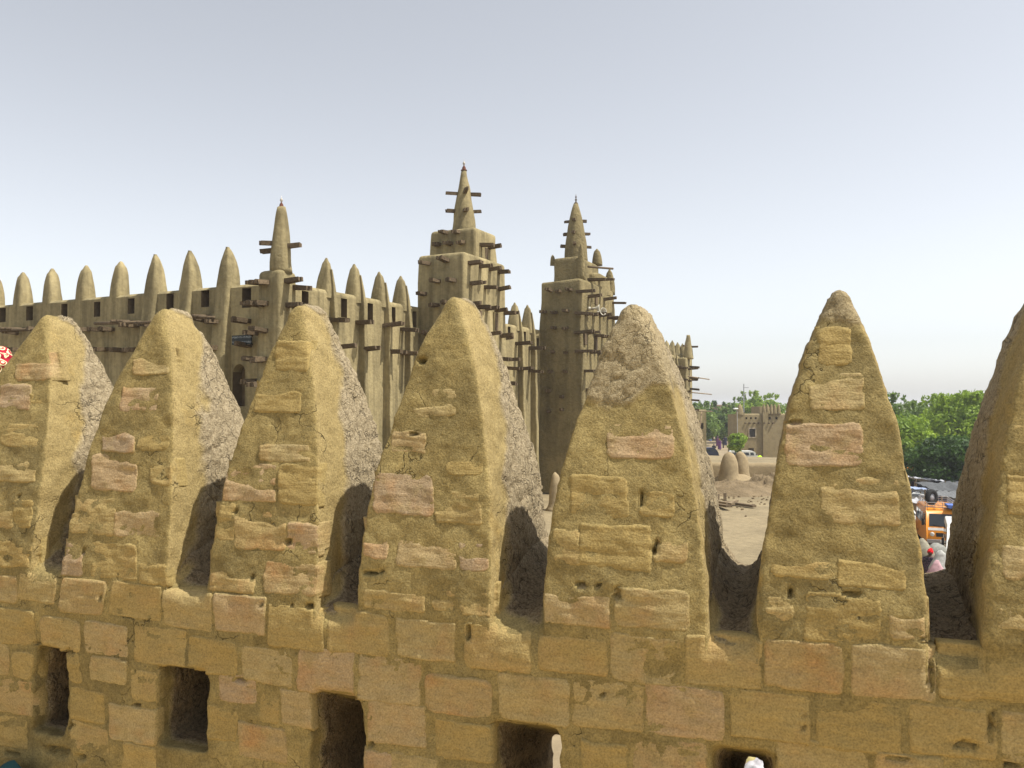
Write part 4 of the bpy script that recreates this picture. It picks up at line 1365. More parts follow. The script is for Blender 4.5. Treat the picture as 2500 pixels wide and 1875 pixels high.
for px, w in ((1806, .55), (1869, .35)):
    p = at(px, 985, 114.0)
    mb = MB(); mb.box(hfn(p[0] - ha[0], .12, (STREET + hz) / 2 + .1), HX0, HY0, UP, w, .2, (hz - STREET) / 2 + .1); mb.build('pilaster', M_HOUSE, house)
p = at(1806, 985, 114.0)
pinnacle(house, hfn, p[0] - ha[0], hz - .3, hz + 1.35, .45, .4, 0, M_HOUSE, ax=HX0, ay=HY0)
for px in (1868, 1877, 1886, 1896, 1906):
    p = at(px, 985, 114.0)
    pinnacle(house, hfn, p[0] - ha[0], hz - .1, hz + 1.35, .28, .25, 0, M_HOUSE, ax=HX0, ay=HY0)
p0, p1 = at(1846, 995, 120), at(1872, 995, 120)
mb = MB(); mb.box(((p0[0] + p1[0]) / 2, 120.5, hz + .2), HX0, HY0, UP, (p1[0] - p0[0]) / 2, 1.5, .75); mb.build('roof_room', M_HOUSE, house)
h2, *_ = rect_house('mud_house', 'tan mud house seen between the poles at the far end of the street', 1672, 1724, 98.0, 1000, 7, M_MUD, [(1712, 1040, .5, .7)])
h3, *_ = rect_house('mud_house', 'distant brown flat-roofed house rising above the street trees', 1750, 1792, 240.0, 988, 8, mud_mat('far_brown', (0.24, .17, .115), .05), [(1765, 998, 1., 1.)])
h4, *_ = rect_house('mud_house', 'low grey mud house closing the far end of the street', 1752, 1800, 215.0, 1040, 8, M_HOUSE, [(1775, 1052, 1., 1.2)])
# antenna mast
mb = MB(); a = at(1816, 1010, 122.); b = at(1816, 937, 122.)
mb.tube([a, b], .07, 6); M_MET, nt_, b_ = new_mat('grey_metal', .5, .4); b_.inputs['Base Color'].default_value = (.35, .36, .38, 1)
ant = thing('antenna_mast', 'thin metal antenna mast above the house roof', 'antenna', tuple(a))
mb.build('mast', M_MET, ant)
for z, l in ((.55, .7), (1.6, .35), (2.4, .25)):
    mb = MB(); mb.tube([b + np.array([-.1, 0, -z]), b + np.array([l, 0, -z])], .05, 5); mb.build('antenna_arm', M_MET, ant)
a = at(1800, 1010, 112.); b = at(1796, 998, 112.)
lamp = thing('street_lamp', 'small white street lamp beside the house front', 'street lamp', (a[0], 112., STREET))
mb = MB(); mb.tube([(a[0], 112, STREET), (a[0], 112, a[2] + .2), (b[0], 112, b[2])], .035, 6); mb.build('pole', M_MET, lamp)
M_WHITE, nt_, b_ = new_mat('white_paint', .5, .4); b_.inputs['Base Color'].default_value = (.72, .72, .7, 1)
mb = MB(); mb.lathe(b, [(.02, .12), (.22, .08), (.28, -.02), (.12, -.1), (.02, -.12)], 10, 1.4, .7); mb.build('lamp_head', M_WHITE, lamp, smooth=True)

# ------------------------------------------------------------------ trees
def leaf_mat(name, c1, c2):
    m, nt, b = new_mat(name, 0.55, 0.25)
    at_ = node(nt, 'ShaderNodeAttribute', attribute_name='tint').outputs['Fac']
    col = mix(nt, at_, c1, c2)
    nt.links.new(col, b.inputs['Base Color'])
    tr = node(nt, 'ShaderNodeBsdfTranslucent')
    nt.links.new(mix(nt, .5, col, (c2[0] * 1.3, c2[1] * 1.3, c2[2] * .6)), tr.inputs['Color'])
    ms = node(nt, 'ShaderNodeMixShader'); ms.inputs[0].default_value = .35
    nt.links.new(b.outputs[0], ms.inputs[1]); nt.links.new(tr.outputs[0], ms.inputs[2])
    nt.links.new(ms.outputs[0], nt.nodes['Material Output'].inputs['Surface'])
    return m
M_LEAF_D = leaf_mat('dark_leaf', (0.018, 0.045, 0.012), (0.07, 0.14, 0.024))
M_LEAF_B = leaf_mat('bright_leaf', (0.11, 0.19, 0.02), (0.30, 0.42, 0.05))
M_LEAF_M = leaf_mat('mid_leaf', (0.07, 0.13, 0.028), (0.19, 0.28, 0.06))
M_BARK = wood_mat('bark', (0.13, 0.10, 0.07))
def tree(label, x, Y, ztop, rx, rz, mat, nclump=36, nleaf=220, leaf=.3, zc=None, seed=1, group=None, upright=0):
    g = np.random.default_rng(seed)
    X = at(x, 985, Y)[0]
    root = thing('tree', label, 'tree', (float(X), Y, STREET), group)
    c = np.array([X, Y, ztop - rz])
    u = g.normal(size=(nclump, 3)); u /= np.linalg.norm(u, axis=1)[:, None]
    u[:, 2] = u[:, 2] * .95 + .12
    rad = g.uniform(.45, 1.0, nclump)
    C = c + u * rad[:, None] * np.array([rx, rx, rz]) * .82
    cr_ = g.uniform(.26, .44, nclump) * rx
    P = []; Nn = []; tint = []
    for k in range(nclump):
        d = g.normal(size=(nleaf, 3)); d /= np.linalg.norm(d, axis=1)[:, None]
        r = cr_[k] * g.uniform(.35, 1.08, nleaf) ** .6
        P.append(C[k] + d * r[:, None] * np.array([1, 1, .72])); Nn.append(d + g.normal(size=(nleaf, 3)) * .7)
        tint.append(np.clip(g.uniform(0, 1, nleaf) * .6 + .25 * g.normal() + .2, 0, 1))
    if upright:
        for k in range(upright):
            a = g.uniform(0, 2 * PI); b = c + np.array([math.cos(a) * rx * g.uniform(0, .7), math.sin(a) * rx * .7, rz * g.uniform(.85, .98)])
            n_ = 22
            P.append(b + np.c_[g.normal(size=n_) * .12, g.normal(size=n_) * .12, g.uniform(0, .9, n_)]); Nn.append(g.normal(size=(n_, 3))); tint.append(g.uniform(.2, .7, n_))
    P = np.concatenate(P); Nn = np.concatenate(Nn); tint = np.concatenate(tint)
    Nn /= np.linalg.norm(Nn, axis=1)[:, None]
    t = np.cross(Nn, g.normal(size=Nn.shape)); t /= np.linalg.norm(t, axis=1)[:, None]
    b = np.cross(Nn, t)
    s = leaf * g.uniform(.55, 1.15, len(P))[:, None]
    V = np.stack([P - t * s, P + b * s * .45, P + t * s, P - b * s * .45], 1).reshape(-1, 3)
    Q = np.arange(len(V)).reshape(-1, 4)
    me = mesh_np('crown', V, Q, False, {'tint': np.repeat(tint, 4)})
    link('crown', me, mat, root)
    mb = MB()
    base = np.array([X, Y, STREET]); fork = c - UP * rz * .55
    mb.tube([base, base * .5 + fork * .5 + np.array([.1, 0, 0]), fork], [.35 * rx / 4, .27 * rx / 4, .22 * rx / 4], 9)
    for k in range(6):
        e = C[k % nclump]
        mb.tube([fork - UP * .2, (fork + e) / 2 + UP * .2, e], [.16 * rx / 4, .1 * rx / 4, .04], 6)
    mb.build('trunk', M_BARK, root, smooth=True)
    return root
GT = 'trees behind the market'
TR = [(2205, 82, 1018, 3.4, 3.0, M_LEAF_B, 60, 330, .26, 3, 0, 'bright yellow-green tree behind the market stalls, beside the tall merlon'),
      (2335, 88, 978, 4.8, 3.8, M_LEAF_B, 80, 330, .26, 4, 90, 'tall pale green tree with upright shoots, behind the dark one'),
      (2160, 98, 974, 4.0, 3.8, M_LEAF_M, 60, 300, .28, 5, 24, 'mid green tree rising behind the bright one, against the tall merlon'),
      (2312, 66, 1062, 2.9, 2.9, M_LEAF_D, 80, 330, .22, 6, 0, 'dense dark green tree standing right behind the market awnings'),
      (2225, 76, 1110, 2.0, 1.7, M_LEAF_D, 40, 260, .22, 16, 0, 'low dark green tree at the foot of the bright one'),
      (2255, 104, 992, 4.6, 4.2, M_LEAF_M, 70, 300, .28, 17, 20, 'mid green tree filling the gap between the bright and the tall pale one'),
      (2420, 92, 970, 4.6, 4.2, M_LEAF_B, 60, 280, .28, 7, 40, 'green tree rising behind the flank of the right-hand merlon')]
for x, Y, yt, rx, rz, mt, nc, nl, lf, sd_, upr, lab in TR:
    tree(lab, x, Y, at(x, yt, Y)[2], rx, rz, mt, nc, nl, lf, seed=sd_, group=GT, upright=upr)
GS = 'trees along the far street'
for k, (x, Y, yt, rx, m, lab) in enumerate(((1712, 150, 990, 3.4, M_LEAF_M, 'street tree at the far left, beside the corner of the mosque'), (1738, 172, 988, 3.6, M_LEAF_D, 'dark street tree between the poles and the distant brown house'),
        (1768, 160, 1003, 3.4, M_LEAF_M, 'street tree right below the distant brown house'), (1790, 176, 992, 3.4, M_LEAF_M, 'street tree just left of the house with the pierced parapet'), (1812, 190, 976, 4.0, M_LEAF_M, 'street tree behind the antenna mast'),
        (1836, 168, 962, 3.2, M_LEAF_B, 'light green tree rising highest above the house roof'), (1862, 200, 985, 4.0, M_LEAF_M, 'tree behind the parapet spikes of the house'), (1886, 175, 970, 3.2, M_LEAF_B, 'light tree at the edge of the tall merlon, behind the house'))):
    tree(lab, x, Y, at(x, yt, Y)[2], rx, 3.4, m, 40, 150, .36, seed=20 + k, group=GS, upright=10)
# the wood that closes the horizon
g = np.random.default_rng(77)
VV = []; TT = []
for k in range(420):
    ang = g.uniform(-.75, .85); Yd = g.uniform(260, 420)
    c = np.array([math.tan(ang) * Yd, Yd, STREET + g.uniform(1.5, 6.0)])
    n_ = 60; r = g.uniform(2.2, 3.8)
    d = g.normal(size=(n_, 3)); d /= np.linalg.norm(d, axis=1)[:, None]
    P = c + d * r * g.uniform(.4, 1, n_)[:, None] * np.array([1, 1, .7])
    t = g.normal(size=(n_, 3)); t /= np.linalg.norm(t, axis=1)[:, None]
    b2 = np.cross(t, g.normal(size=(n_, 3))); b2 /= np.linalg.norm(b2, axis=1)[:, None]
    s_ = .8
    VV.append(np.stack([P - t * s_, P + b2 * s_ * .6, P + t * s_, P - b2 * s_ * .6], 1).reshape(-1, 3)); TT.append(np.repeat(g.uniform(.1, .9, n_), 4))
VV = np.concatenate(VV)
wo = link('distant_wood', mesh_np('distant_wood', VV, np.arange(len(VV)).reshape(-1, 4), False, {'tint': np.concatenate(TT)}), M_LEAF_M, None, (0, 330, STREET))
tag(wo, 'far belt of green trees along the horizon', None, None, 'stuff')
tree('small bright feathery tree standing in the street before the house', 1800, 104, at(1800, 1050, 104)[2], 1.35, 1.55, M_LEAF_B, 26, 130, .2, seed=31)

# ------------------------------------------------------------------ people
def cap(P, a, b, ra, rb):
    a = np.array(a); b = np.array(b)
    d = b - a; t = np.clip(((P - a) @ d) / (d @ d), 0, 1)
    return np.linalg.norm(P - a - t[..., None] * d, axis=-1) - (ra + (rb - ra) * t)
def smin(a, b, k):
    h = np.clip(.5 + .5 * (b - a) / k, 0, 1)
    return b + (a - b) * h - k * h * (1 - h)
def body_sdf_p(P, arms):
    S = np.array([1, 1.35, 1])                     # flatter front to back
    Q = P * S
    s = cap(Q, (0, 0, .95), (0, 0, 1.36), .155, .175)
    s = smin(s, cap(P, (-.15, 0, 1.38), (.15, 0, 1.38), .07, .07), .08)
    s = smin(s, cap(P, (0, 0, 1.40), (0, .01, 1.52), .055, .05), .03)
    s = smin(s, np.linalg.norm((P - np.array([0, .015, 1.61])) / np.array([.078, .098, .118]), axis=-1) * .09 - .09, .025)
    s = smin(s, cap(P, (0, .10, 1.60), (0, .125, 1.585), .012, .016), .02)      # nose
    for q in (-1, 1):
        s = smin(s, cap(P, (q * .085, .01, .93), (q * .10, .02, .50), .085, .058), .05)
        s = smin(s, cap(P, (q * .10, .02, .50), (q * .11, -.01, .08), .056, .038), .03)
        s = smin(s, cap(P, (q * .11, -.03, .035), (q * .12, .13, .03), .036, .03), .03)
        el, ha_ = arms[0 if q < 0 else 1]
        s = smin(s, cap(P, (q * .19, 0, 1.37), el, .05, .04), .04)
        s = smin(s, cap(P, el, ha_, .038, .028), .02)
        h = np.array(ha_); f = (h - np.array(el)); f = f / np.linalg.norm(f)
        s = smin(s, cap(P, h, h + f * .08, .03, .034), .02)
        for k in range(4):
            o = np.array([(k - 1.5) * .017, 0, 0])
            s = smin(s, cap(P, h + f * .08 + o, h + f * (.15 + .02 * (k in (1, 2))) + o + np.array([0, .02, 0]), .010, .008), .006)
        s = smin(s, cap(P, h + f * .03 + np.array([-q * .02, .02, 0]), h + f * .08 + np.array([-q * .045, .04, 0]), .011, .009), .008)
    return s
def robe_sdf(P, arms, hem, flare, neck=1.44):
    S = np.array([1, 1.25, 1])
    s = cap(P * S, (0, 0, .9), (0, 0, 1.34), .185, .205)
    s = smin(s, cap(P, (-.17, 0, 1.375), (.17, 0, 1.375), .10, .10), .06)
    z = np.clip((1.0 - P[..., 2]) / (1.0 - hem), 0, 1)
    sk = np.sqrt((P[..., 0]) ** 2 + (P[..., 1] * 1.2) ** 2) - (.19 + flare * z + .012 * np.sin(np.arctan2(P[..., 1], P[..., 0]) * 9) * z)
    sk = np.maximum(sk, np.maximum(hem - P[..., 2], P[..., 2] - 1.05))
    s = smin(s, sk, .05)
    for q in (0, 1):
        el, ha_ = np.array(arms[q][0]), np.array(arms[q][1])
        sg = -1 if q == 0 else 1
        s = smin(s, cap(P, (sg * .2, 0, 1.37), el, .085, .075), .04)
        s = smin(s, cap(P, el, el + (ha_ - el) * .7, .07, .065), .03)
    return np.maximum(s, P[..., 2] - neck)
def scarf_sdf(P, tail=True):
    s = np.linalg.norm((P - np.array([0, -.012, 1.655])) / np.array([.115, .128, .112]), axis=-1) * .1 - .1
    s = s + .008 * np.sin(P[..., 2] * 95 + P[..., 0] * 30)
    face = np.maximum(-(P[..., 1] - .045), P[..., 2] - 1.645)
    s = np.maximum(s, -np.maximum(np.maximum(.045 - P[..., 1], P[..., 2] - 1.645), -1))
    s = smin(s, np.linalg.norm(P - np.array([0, -.10, 1.73]), axis=-1) - .065, .04)
    return np.maximum(s, 1.53 - P[..., 2])
POSES = [[((-.26, -.03, 1.10), (-.25, .06, .86)), ((.26, -.03, 1.10), (.25, .05, .86))],
         [((-.25, .02, 1.11), (-.16, .24, 1.05)), ((.26, -.04, 1.10), (.25, .04, .86))],
         [((-.28, .02, 1.14), (-.18, .26, 1.18)), ((.28, .02, 1.14), (.16, .27, 1.16))]]
PM = []
for arms in POSES:
    b_ = surface_nets(lambda P: body_sdf_p(P, arms), (-.45, -.3, -.03), (.45, .45, 1.8), .0125)
    r0 = surface_nets(lambda P: robe_sdf(P, arms, .12, .13), (-.5, -.45, .05), (.5, .45, 1.55), .016)
    r1 = surface_nets(lambda P: robe_sdf(P, arms, .62, .05), (-.5, -.45, .5), (.5, .45, 1.55), .016)
    PM.append((mesh_np('body', *b_), mesh_np('long_robe', *r0), mesh_np('tunic', *r1)))
sc_me = mesh_np('headscarf', *surface_nets(scarf_sdf, (-.2, -.25, 1.5), (.2, .2, 1.85), .01))
tr_me = mesh_np('trousers', *surface_nets(lambda P: np.minimum(*[smin(cap(P, (q * .085, .01, .95), (q * .10, .02, .5), .115, .085), cap(P, (q * .10, .02, .5), (q * .11, -.01, .12), .082, .07), .03) for q in (-1, 1)]), (-.3, -.25, .02), (.3, .25, 1.1), .016))
M_SKIN, nt_, b_ = new_mat('brown_skin', .55, .35); b_.inputs['Base Color'].default_value = (.075, .04, .025, 1)
def cloth_mat():
    m, nt, b = new_mat('plain_cloth', .85, .15)
    oi = node(nt, 'ShaderNodeObjectInfo')
    v = coords(nt, 'Object')
    n = noise(nt, v, 8, 4)
    nt.links.new(mix(nt, .8, oi.outputs['Color'], ramp(nt, n, [(.3, .65), (.7, 1.2)]), 'MULTIPLY'), b.inputs['Base Color'])
    return m
M_CLOTH = cloth_mat()
def patterned_cloth(name, ground, motif, scale):
    m, nt, b = new_mat(name, .8, .15)
    v = coords(nt, 'Object')
    vo = node(nt, 'ShaderNodeTexVoronoi', feature='F1'); vo.inputs['Scale'].default_value = scale
    nt.links.new(v, vo.inputs['Vector'])
    ring = ramp(nt, vo.outputs['Distance'], [(.0, 1.0), (.24, 1.0), (.27, 0.0), (.40, 0.0), (.43, 1.0), (.52, 1.0), (.55, 0.0)])
    nt.links.new(mix(nt, ring, ground, motif), b.inputs['Base Color'])
    return m
def person(label, x, y, z, yaw, robe=None, tunic=None, trousers=None, scarf=None, pose=0, group=None, mats=None, h=1.0):
    """x, y, z is where the feet stand"""
    t = thing('person', label, 'person', (x, y, z), group)
    t.rotation_euler = (0, 0, yaw); t.scale = (h, h, h)
    def part(me, name, mat, col=None):
        o = bpy.data.objects.new(name, me); COL.objects.link(o); o.parent = t
        if not me.materials: me.materials.append(mat)
        o.material_slots[0].link = 'OBJECT'; o.material_slots[0].material = mat
        if col: o.color = (*col, 1)
        return o
    part(PM[pose][0], 'body', M_SKIN)
    if robe: part(PM[pose][1], 'robe', (mats or {}).get('robe', M_CLOTH), robe)
    if tunic: part(PM[pose][2], 'tunic', M_CLOTH, tunic)
    if trousers: part(tr_me, 'trousers', M_CLOTH, trousers)
    if scarf: part(sc_me, 'headscarf', (mats or {}).get('scarf', M_CLOTH), scarf)
    return t
# woman with the red scarf between the stalls
p = onz(2270, 1325, STREET + 1.72)
k_ = 33.5 / p[1]
pp = at(2271, 1350, 33.5)
M_DP = patterned_cloth('dark_print', (.02, .02, .035), (.16, .10, .14), 14)
person('person in a bright red headscarf and dark printed robe seen from above', pp[0], 33.5, STREET, 2.4, robe=(.03, .03, .05), scarf=(.62, .012, .015), pose=1, mats={'robe': M_DP})
# the red and cream patterned wrap at the left edge
M_RP = patterned_cloth('red_print', (.33, .012, .03), (.80, .74, .42), 17)
pq = at(-22, 885, 5.4)
NZ = float(pq[2] - 1.68)
person('person in a red and cream patterned headwrap at the left edge', float(pq[0]), 5.4, NZ, PI, robe=(.33, .012, .03), scarf=(.33, .01, .03), pose=0, mats={'robe': M_RP, 'scarf': M_RP})
mb = MB(); mb.box((float(pq[0]) - 1.4, 6.3, (NZ + STREET) / 2), np.array([1., 0, 0]), np.array([0, 1., 0]), UP, 1.9, 1.3, (NZ - STREET) / 2)
o = mb.build('neighbour_roof', M_MUD, None, (float(pq[0]) - 1.4, 6.3, STREET)); tag(o, 'plain mud block of the neighbouring roof beyond the parapet', 'building')
GP = 'people walking in the far street'
FAR = [(1757, 1098, (.10, .03, .12), (.3, .2, .02), 'in a dark purple robe nearest the small tree'), (1766, 1094, (.02, .02, .03), (.02, .02, .03), 'in black beside the one in purple'), (1771, 1088, (.03, .03, .06), None, 'in a dark tunic just behind the pair'),
       (1752, 1090, (.16, .05, .14), (.16, .05, .14), 'in a plum robe at the left of the walking group'), (1780, 1085, (.45, .32, .03), (.02, .02, .02), 'in a mustard robe near the small tree'), (1743, 1112, (.03, .03, .04), None, 'in dark clothes nearest the low wall'),
       (1734, 1078, (.12, .16, .35), (.5, .5, .55), 'in blue with a pale scarf at the far left'), (1741, 1073, (.5, .5, .52), None, 'in a white tunic in the distance'), (1749, 1072, (.10, .12, .3), (.1, .1, .25), 'in navy in the distance'),
       (1761, 1071, (.3, .12, .2), (.3, .12, .2), 'in pink in the distance'), (1768, 1074, (.55, .55, .6), None, 'in pale clothes in the distance'), (1730, 1069, (.3, .3, .4), None, 'in grey at the farthest left'), (1776, 1070, (.08, .08, .12), None, 'in dark clothes at the farthest right')]
for k, (x, y, c, s, lab) in enumerate(FAR):
    p = onz(x, y, STREET)
    person('small figure %s' % lab, p[0], p[1], STREET, random.uniform(0, 6), robe=c if k % 3 != 1 else None, tunic=c if k % 3 == 1 else None, trousers=mul3(c, .6) if k % 3 == 1 else None, scarf=s, pose=k % 3, group=GP)

# ------------------------------------------------------------------ market: awnings, bundles, vehicles
GA_ = 'market stalls with awnings'
def stall(label, x, y, Y, w, d, col, sag=.25, tilt=(0, 0), zz=2.3):
    p = at(x, y, Y)
    root = thing('market_stall', label, 'market stall', (p[0], Y, STREET), GA_)
    n = 12; V = []; Fs = []
    g = np.random.default_rng(int(x * 7 + y))
    for i in range(n + 1):
        for j in range(n + 1):
            u, v = i / n - .5, j / n - .5
            z = p[2] + tilt[0] * u * w + tilt[1] * v * d - sag * (1 - (2 * u) ** 2) * (1 - (2 * v) ** 2) + .05 * math.sin(u * 21 + g.uniform(0, .5)) * (1 - abs(2 * v)) + .04 * g.normal()
            V.append((p[0] + u * w, Y + v * d, z))
    for i in range(n):
        for j in range(n):
            a = i * (n + 1) + j
            Fs.append((a, a + n + 1, a + n + 2, a + 1))
    mb = MB(); mb.add(V, Fs)
    a = mb.build('awning', M_CLOTH, root, smooth=True); a.color = (*col, 1)
    so = a.modifiers.new('thickness', 'SOLIDIFY'); so.thickness = .02
    for i, j in ((0, 0), (n, 0), (0, n), (n, n)):
        q = V[i * (n + 1) + j]
        mb = MB(); mb.tube([(q[0], q[1], STREET), q], .045, 6); mb.build('pole', M_POLE, root)
    mb = MB(); mb.box((p[0], Y, STREET + .4), np.array([1., 0, 0]), np.array([0, 1., 0]), UP, w * .36, d * .3, .4); mb.build('table', M_POLE, root)
    return root
stall('orange awning stall farthest back under the dark tree', 2248, 1142, 72, 2.6, 2.6, (.62, .17, .015), .3, (.05, 0))
stall('pale grey awning stall beside the orange one', 2212, 1152, 68, 3.6, 3.0, (.17, .17, .18), .3, (-.15, .05))
stall('white awning stall behind the spare wheel, on the left', 2256, 1168, 64, 2.2, 2.0, (.42, .43, .47), .2, (-.1, 0))
stall('pale blue awning stall left of the orange van', 2232, 1190, 56, 1.8, 2.0, (.28, .34, .48), .2, (-.12, .03))
stall('wide grey tarpaulin stall behind the roof rack', 2306, 1188, 57, 2.8, 2.6, (.10, .105, .11), .3, (.0, .12))
stall('dark grey tarpaulin stall at the right behind the van', 2342, 1178, 62, 3.4, 3.0, (.10, .105, .115), .25, (.1, 0))
stall('silver grey tarpaulin stall just behind the van', 2322, 1206, 51, 2.2, 2.0, (.15, .155, .16), .2, (-.05, .1))
stall('white canvas stall low at the left of the van', 2224, 1222, 48.5, 1.8, 1.8, (.42, .42, .44), .2, (0, 0))
GB = 'people standing among the stalls'
for k, (x, y, Y, c, lab) in enumerate(((2234, 1165, 66, (.04, .03, .05), 'in dark clothes under the orange awning'), (2243, 1167, 66.5, (.3, .08, .06), 'in red brown under the orange awning'), (2251, 1166, 65, (.05, .08, .2), 'in blue under the orange awning'), (2282, 1172, 64, (.4, .38, .36), 'in pale grey near the stall poles'))):
    p = at(x, y, Y)
    person('market person %s' % lab, p[0], Y, STREET, k, robe=c, scarf=c, pose=k % 3, group=GB)

# the van
def paint(name, c, rough=.4, spec=.45):
    m, nt, b = new_mat(name, rough, spec)
    v = coords(nt, 'Object')
    n = noise(nt, v, 3.5, 5)
    nt.links.new(mix(nt, .6, c, ramp(nt, n, [(.3, .72), (.7, 1.12)]), 'MULTIPLY'), b.inputs['Base Color'])
    return m
M_ORANGE = paint('orange_paint', (.72, .26, .012))
M_VWHITE = paint('van_white', (.66, .66, .63))
M_GLASS, nt_, b_ = new_mat('dark_glass', .12, .5); b_.inputs['Base Color'].default_value = (.02, .025, .03, 1)
M_BLACK, nt_, b_ = new_mat('black_rubber', .8, .2); b_.inputs['Base Color'].default_value = (.02, .02, .02, 1)
M_CHROME, nt_, b_ = new_mat('dull_steel', .4, .5); b_.inputs['Base Color'].default_value = (.3, .3, .31, 1)
M_LAMP, nt_, b_ = new_mat('lamp_glass', .15, .5); b_.inputs['Base Color'].default_value = (.55, .55, .52, 1)
def van(label, loc, yaw, mat, band, rack=True):
    root = thing('van', label, 'van', (0, 0, 0))
    X = np.array([1., 0, 0]); Yv = np.array([0, 1., 0])
    # local: front towards -Y, x across
    L, Wd = 4.5, .87
    prof = [(-.02, .42), (-.06, .62), (0.0, .98), (.06, 1.14), (.52, 1.86), (.72, 1.98), (1.1, 2.03), (L - .3, 2.03), (L - .05, 1.9), (L, 1.2), (L, .42), (4.0, .30), (.5, .30)]
    def sec(k, inset): return [np.array([k * (Wd - inset - .09 * max(0, (z - 1.1)) ** 1.3), y, z]) for y, z in prof]
    mb = MB()
    n = len(prof)
    rings = [sec(-1, .0), sec(1, .0)]
    inner = [[np.array([q[0] * .93, q[1] + (.05 if q[1] < 1 else -.04 if q[1] > 4 else 0), q[2] + (.03 if q[2] > 1.9 else 0)]) for q in r] for r in rings]
    allr = [rings[0], inner[0], inner[1], rings[1]]
    V = [tuple(p) for r in allr for p in r]
    Fs = []
    for a in range(3):
        for i in range(n):
            j = (i + 1) % n
            Fs.append((a * n + i, a * n + j, (a + 1) * n + j, (a + 1) * n + i))
    Fs.append(tuple(range(n))[::-1]); Fs.append(tuple(3 * n + i for i in range(n)))
    mb.add(V, Fs)
    body_ = mb.build('body', mat, root, auto=35)
    def panel(name, pts, m, off, parent=root):
        q = MB(); pts = [np.array(p, float) for p in pts]
        nn = np.cross(pts[1] - pts[0], pts[2] - pts[0]); nn /= np.linalg.norm(nn)
        c = sum(pts) / len(pts)
        if np.dot(nn, c - np.array([0, 2.2, 1.2])) < 0: nn = -nn
        f = [p + nn * off for p in pts]; bk = [p - nn * .02 for p in pts]
        q.add(f + bk, [(0, 1, 2, 3), (7, 6, 5, 4), (0, 4, 5, 1), (1, 5, 6, 2), (2, 6, 7, 3), (3, 7, 4, 0)])
        return q.build(name, m, parent)
    fy = lambda z: np.interp(z, [.42, .62, .98, 1.14, 1.86, 1.98], [-.02 + .05, -.06 + .05, .05, .11, .57, .77])
    fw2 = lambda z: .93 * (Wd - .09 * max(0, z - 1.1) ** 1.3)
    def F_(x, z): return (x, fy(z), z)
    ws = panel('windshield', [F_(-.72, 1.19), F_(.72, 1.19), F_(.66, 1.80), F_(-.66, 1.80)], M_GLASS, .012)
    for q in (-1, 1):
        a, b = F_(q * .1, 1.2), F_(q * .55, 1.28)
        wq = MB(); wq.tube([np.array(a) + np.array([0, -.03, 0]), np.array(b) + np.array([0, -.04, 0])], .012, 5); wq.build('wiper', M_BLACK, ws)
    panel('front_band', [F_(-.78, 1.0), F_(.78, 1.0), F_(.78, 1.13), F_(-.78, 1.13)], band, .008)
    panel('grille', [F_(-.42, .68), F_(.42, .68), F_(.42, .88), F_(-.42, .88)], M_BLACK, .012)
    for q in (-1, 1):
        hl = MB(); c = np.array(F_(q * .6, .80))
        hl.loft([[c + np.array([r * math.cos(2 * PI * k / 14), l, r * math.sin(2 * PI * k / 14)]) for k in range(14)] for r, l in ((.11, .03), (.11, -.03), (.06, -.05), (.01, -.055))])
        hl.build('headlight', M_LAMP, root, smooth=True)
        mi = MB(); mi.box((q * (Wd + .13), .32, 1.38), X, Yv, UP, .05, .06, .16); mo = mi.build('mirror', M_BLACK, root)
        mi = MB(); mi.tube([(q * (Wd - .08), .35, 1.25), (q * (Wd + .12), .33, 1.3)], .015, 5); mi.build('mirror_arm', M_BLACK, mo)
        for (y0, y1) in ((.62, 1.25), (1.4, 2.3), (2.42, 3.25), (3.37, 4.2)):
            xx = lambda z: q * (Wd - .09 * max(0, z - 1.1) ** 1.3)
            panel('side_window', [(xx(1.2), y0, 1.2), (xx(1.2), y1, 1.2), (xx(1.75), y1, 1.75), (xx(1.75), y0 + .12, 1.75)], M_GLASS, .01)
        for yw in (.85, 3.5):
            wl = MB(); c = np.array([q * (Wd - .10), yw, .33])
            wl.loft([[c + np.array([q * l, r * math.cos(2 * PI * k / 20), r * math.sin(2 * PI * k / 20)]) for k in range(20)] for r, l in ((.22, -.1), (.32, -.09), (.33, 0), (.32, .09), (.22, .10), (.2, .06))])
            w_ = wl.build('wheel', M_BLACK, root, smooth=True)
            wl = MB(); wl.loft([[c + np.array([q * l, r * math.cos(2 * PI * k / 16), r * math.sin(2 * PI * k / 16)]) for k in range(16)] for r, l in ((.2, .05), (.2, .07), (.1, .08), (.04, .10))])
            wl.build('rim', M_CHROME, w_, smooth=True)
    bp = MB(); bp.box((0, -.06, .45), X, Yv, UP, .86, .07, .09); bp.build('bumper', M_CHROME, root)
    pl = MB(); pl.box((0, -.14, .47), X, Yv, UP, .24, .008, .06); pl.build('number_plate', M_VWHITE, root)
    if rack:
        rk = MB()
        for z in (2.12, 2.24, 2.36):
            for a, b in (((-.72, .75), (.72, .75)), ((.72, .75), (.72, 4.2)), ((.72, 4.2), (-.72, 4.2)), ((-.72, 4.2), (-.72, .75))):
                rk.tube([(a[0], a[1], z), (b[0], b[1], z)], .018, 5)
        for k in range(9):
            for q in (-.72, .72):
                rk.tube([(q, .75 + 3.45 * k / 8, 2.0), (q, .75 + 3.45 * k / 8, 2.36)], .014, 5)
        for k in range(5):
            rk.tube([(-.72 + 1.44 * k / 4, .75, 2.12), (-.72 + 1.44 * k / 4, 4.2, 2.12)], .014, 5)
            rk.tube([(-.72 + 1.44 * k / 4, .75, 2.0), (-.72 + 1.44 * k / 4, .75, 2.36)], .014, 5)
        r_ = rk.build('roof_rack', M_CHROME, root)
    root.location = loc; root.rotation_euler = (0, 0, yaw)
    return root
fl = at(2262, 1320, 43.5)
yaw = -math.atan2(.33, .94)
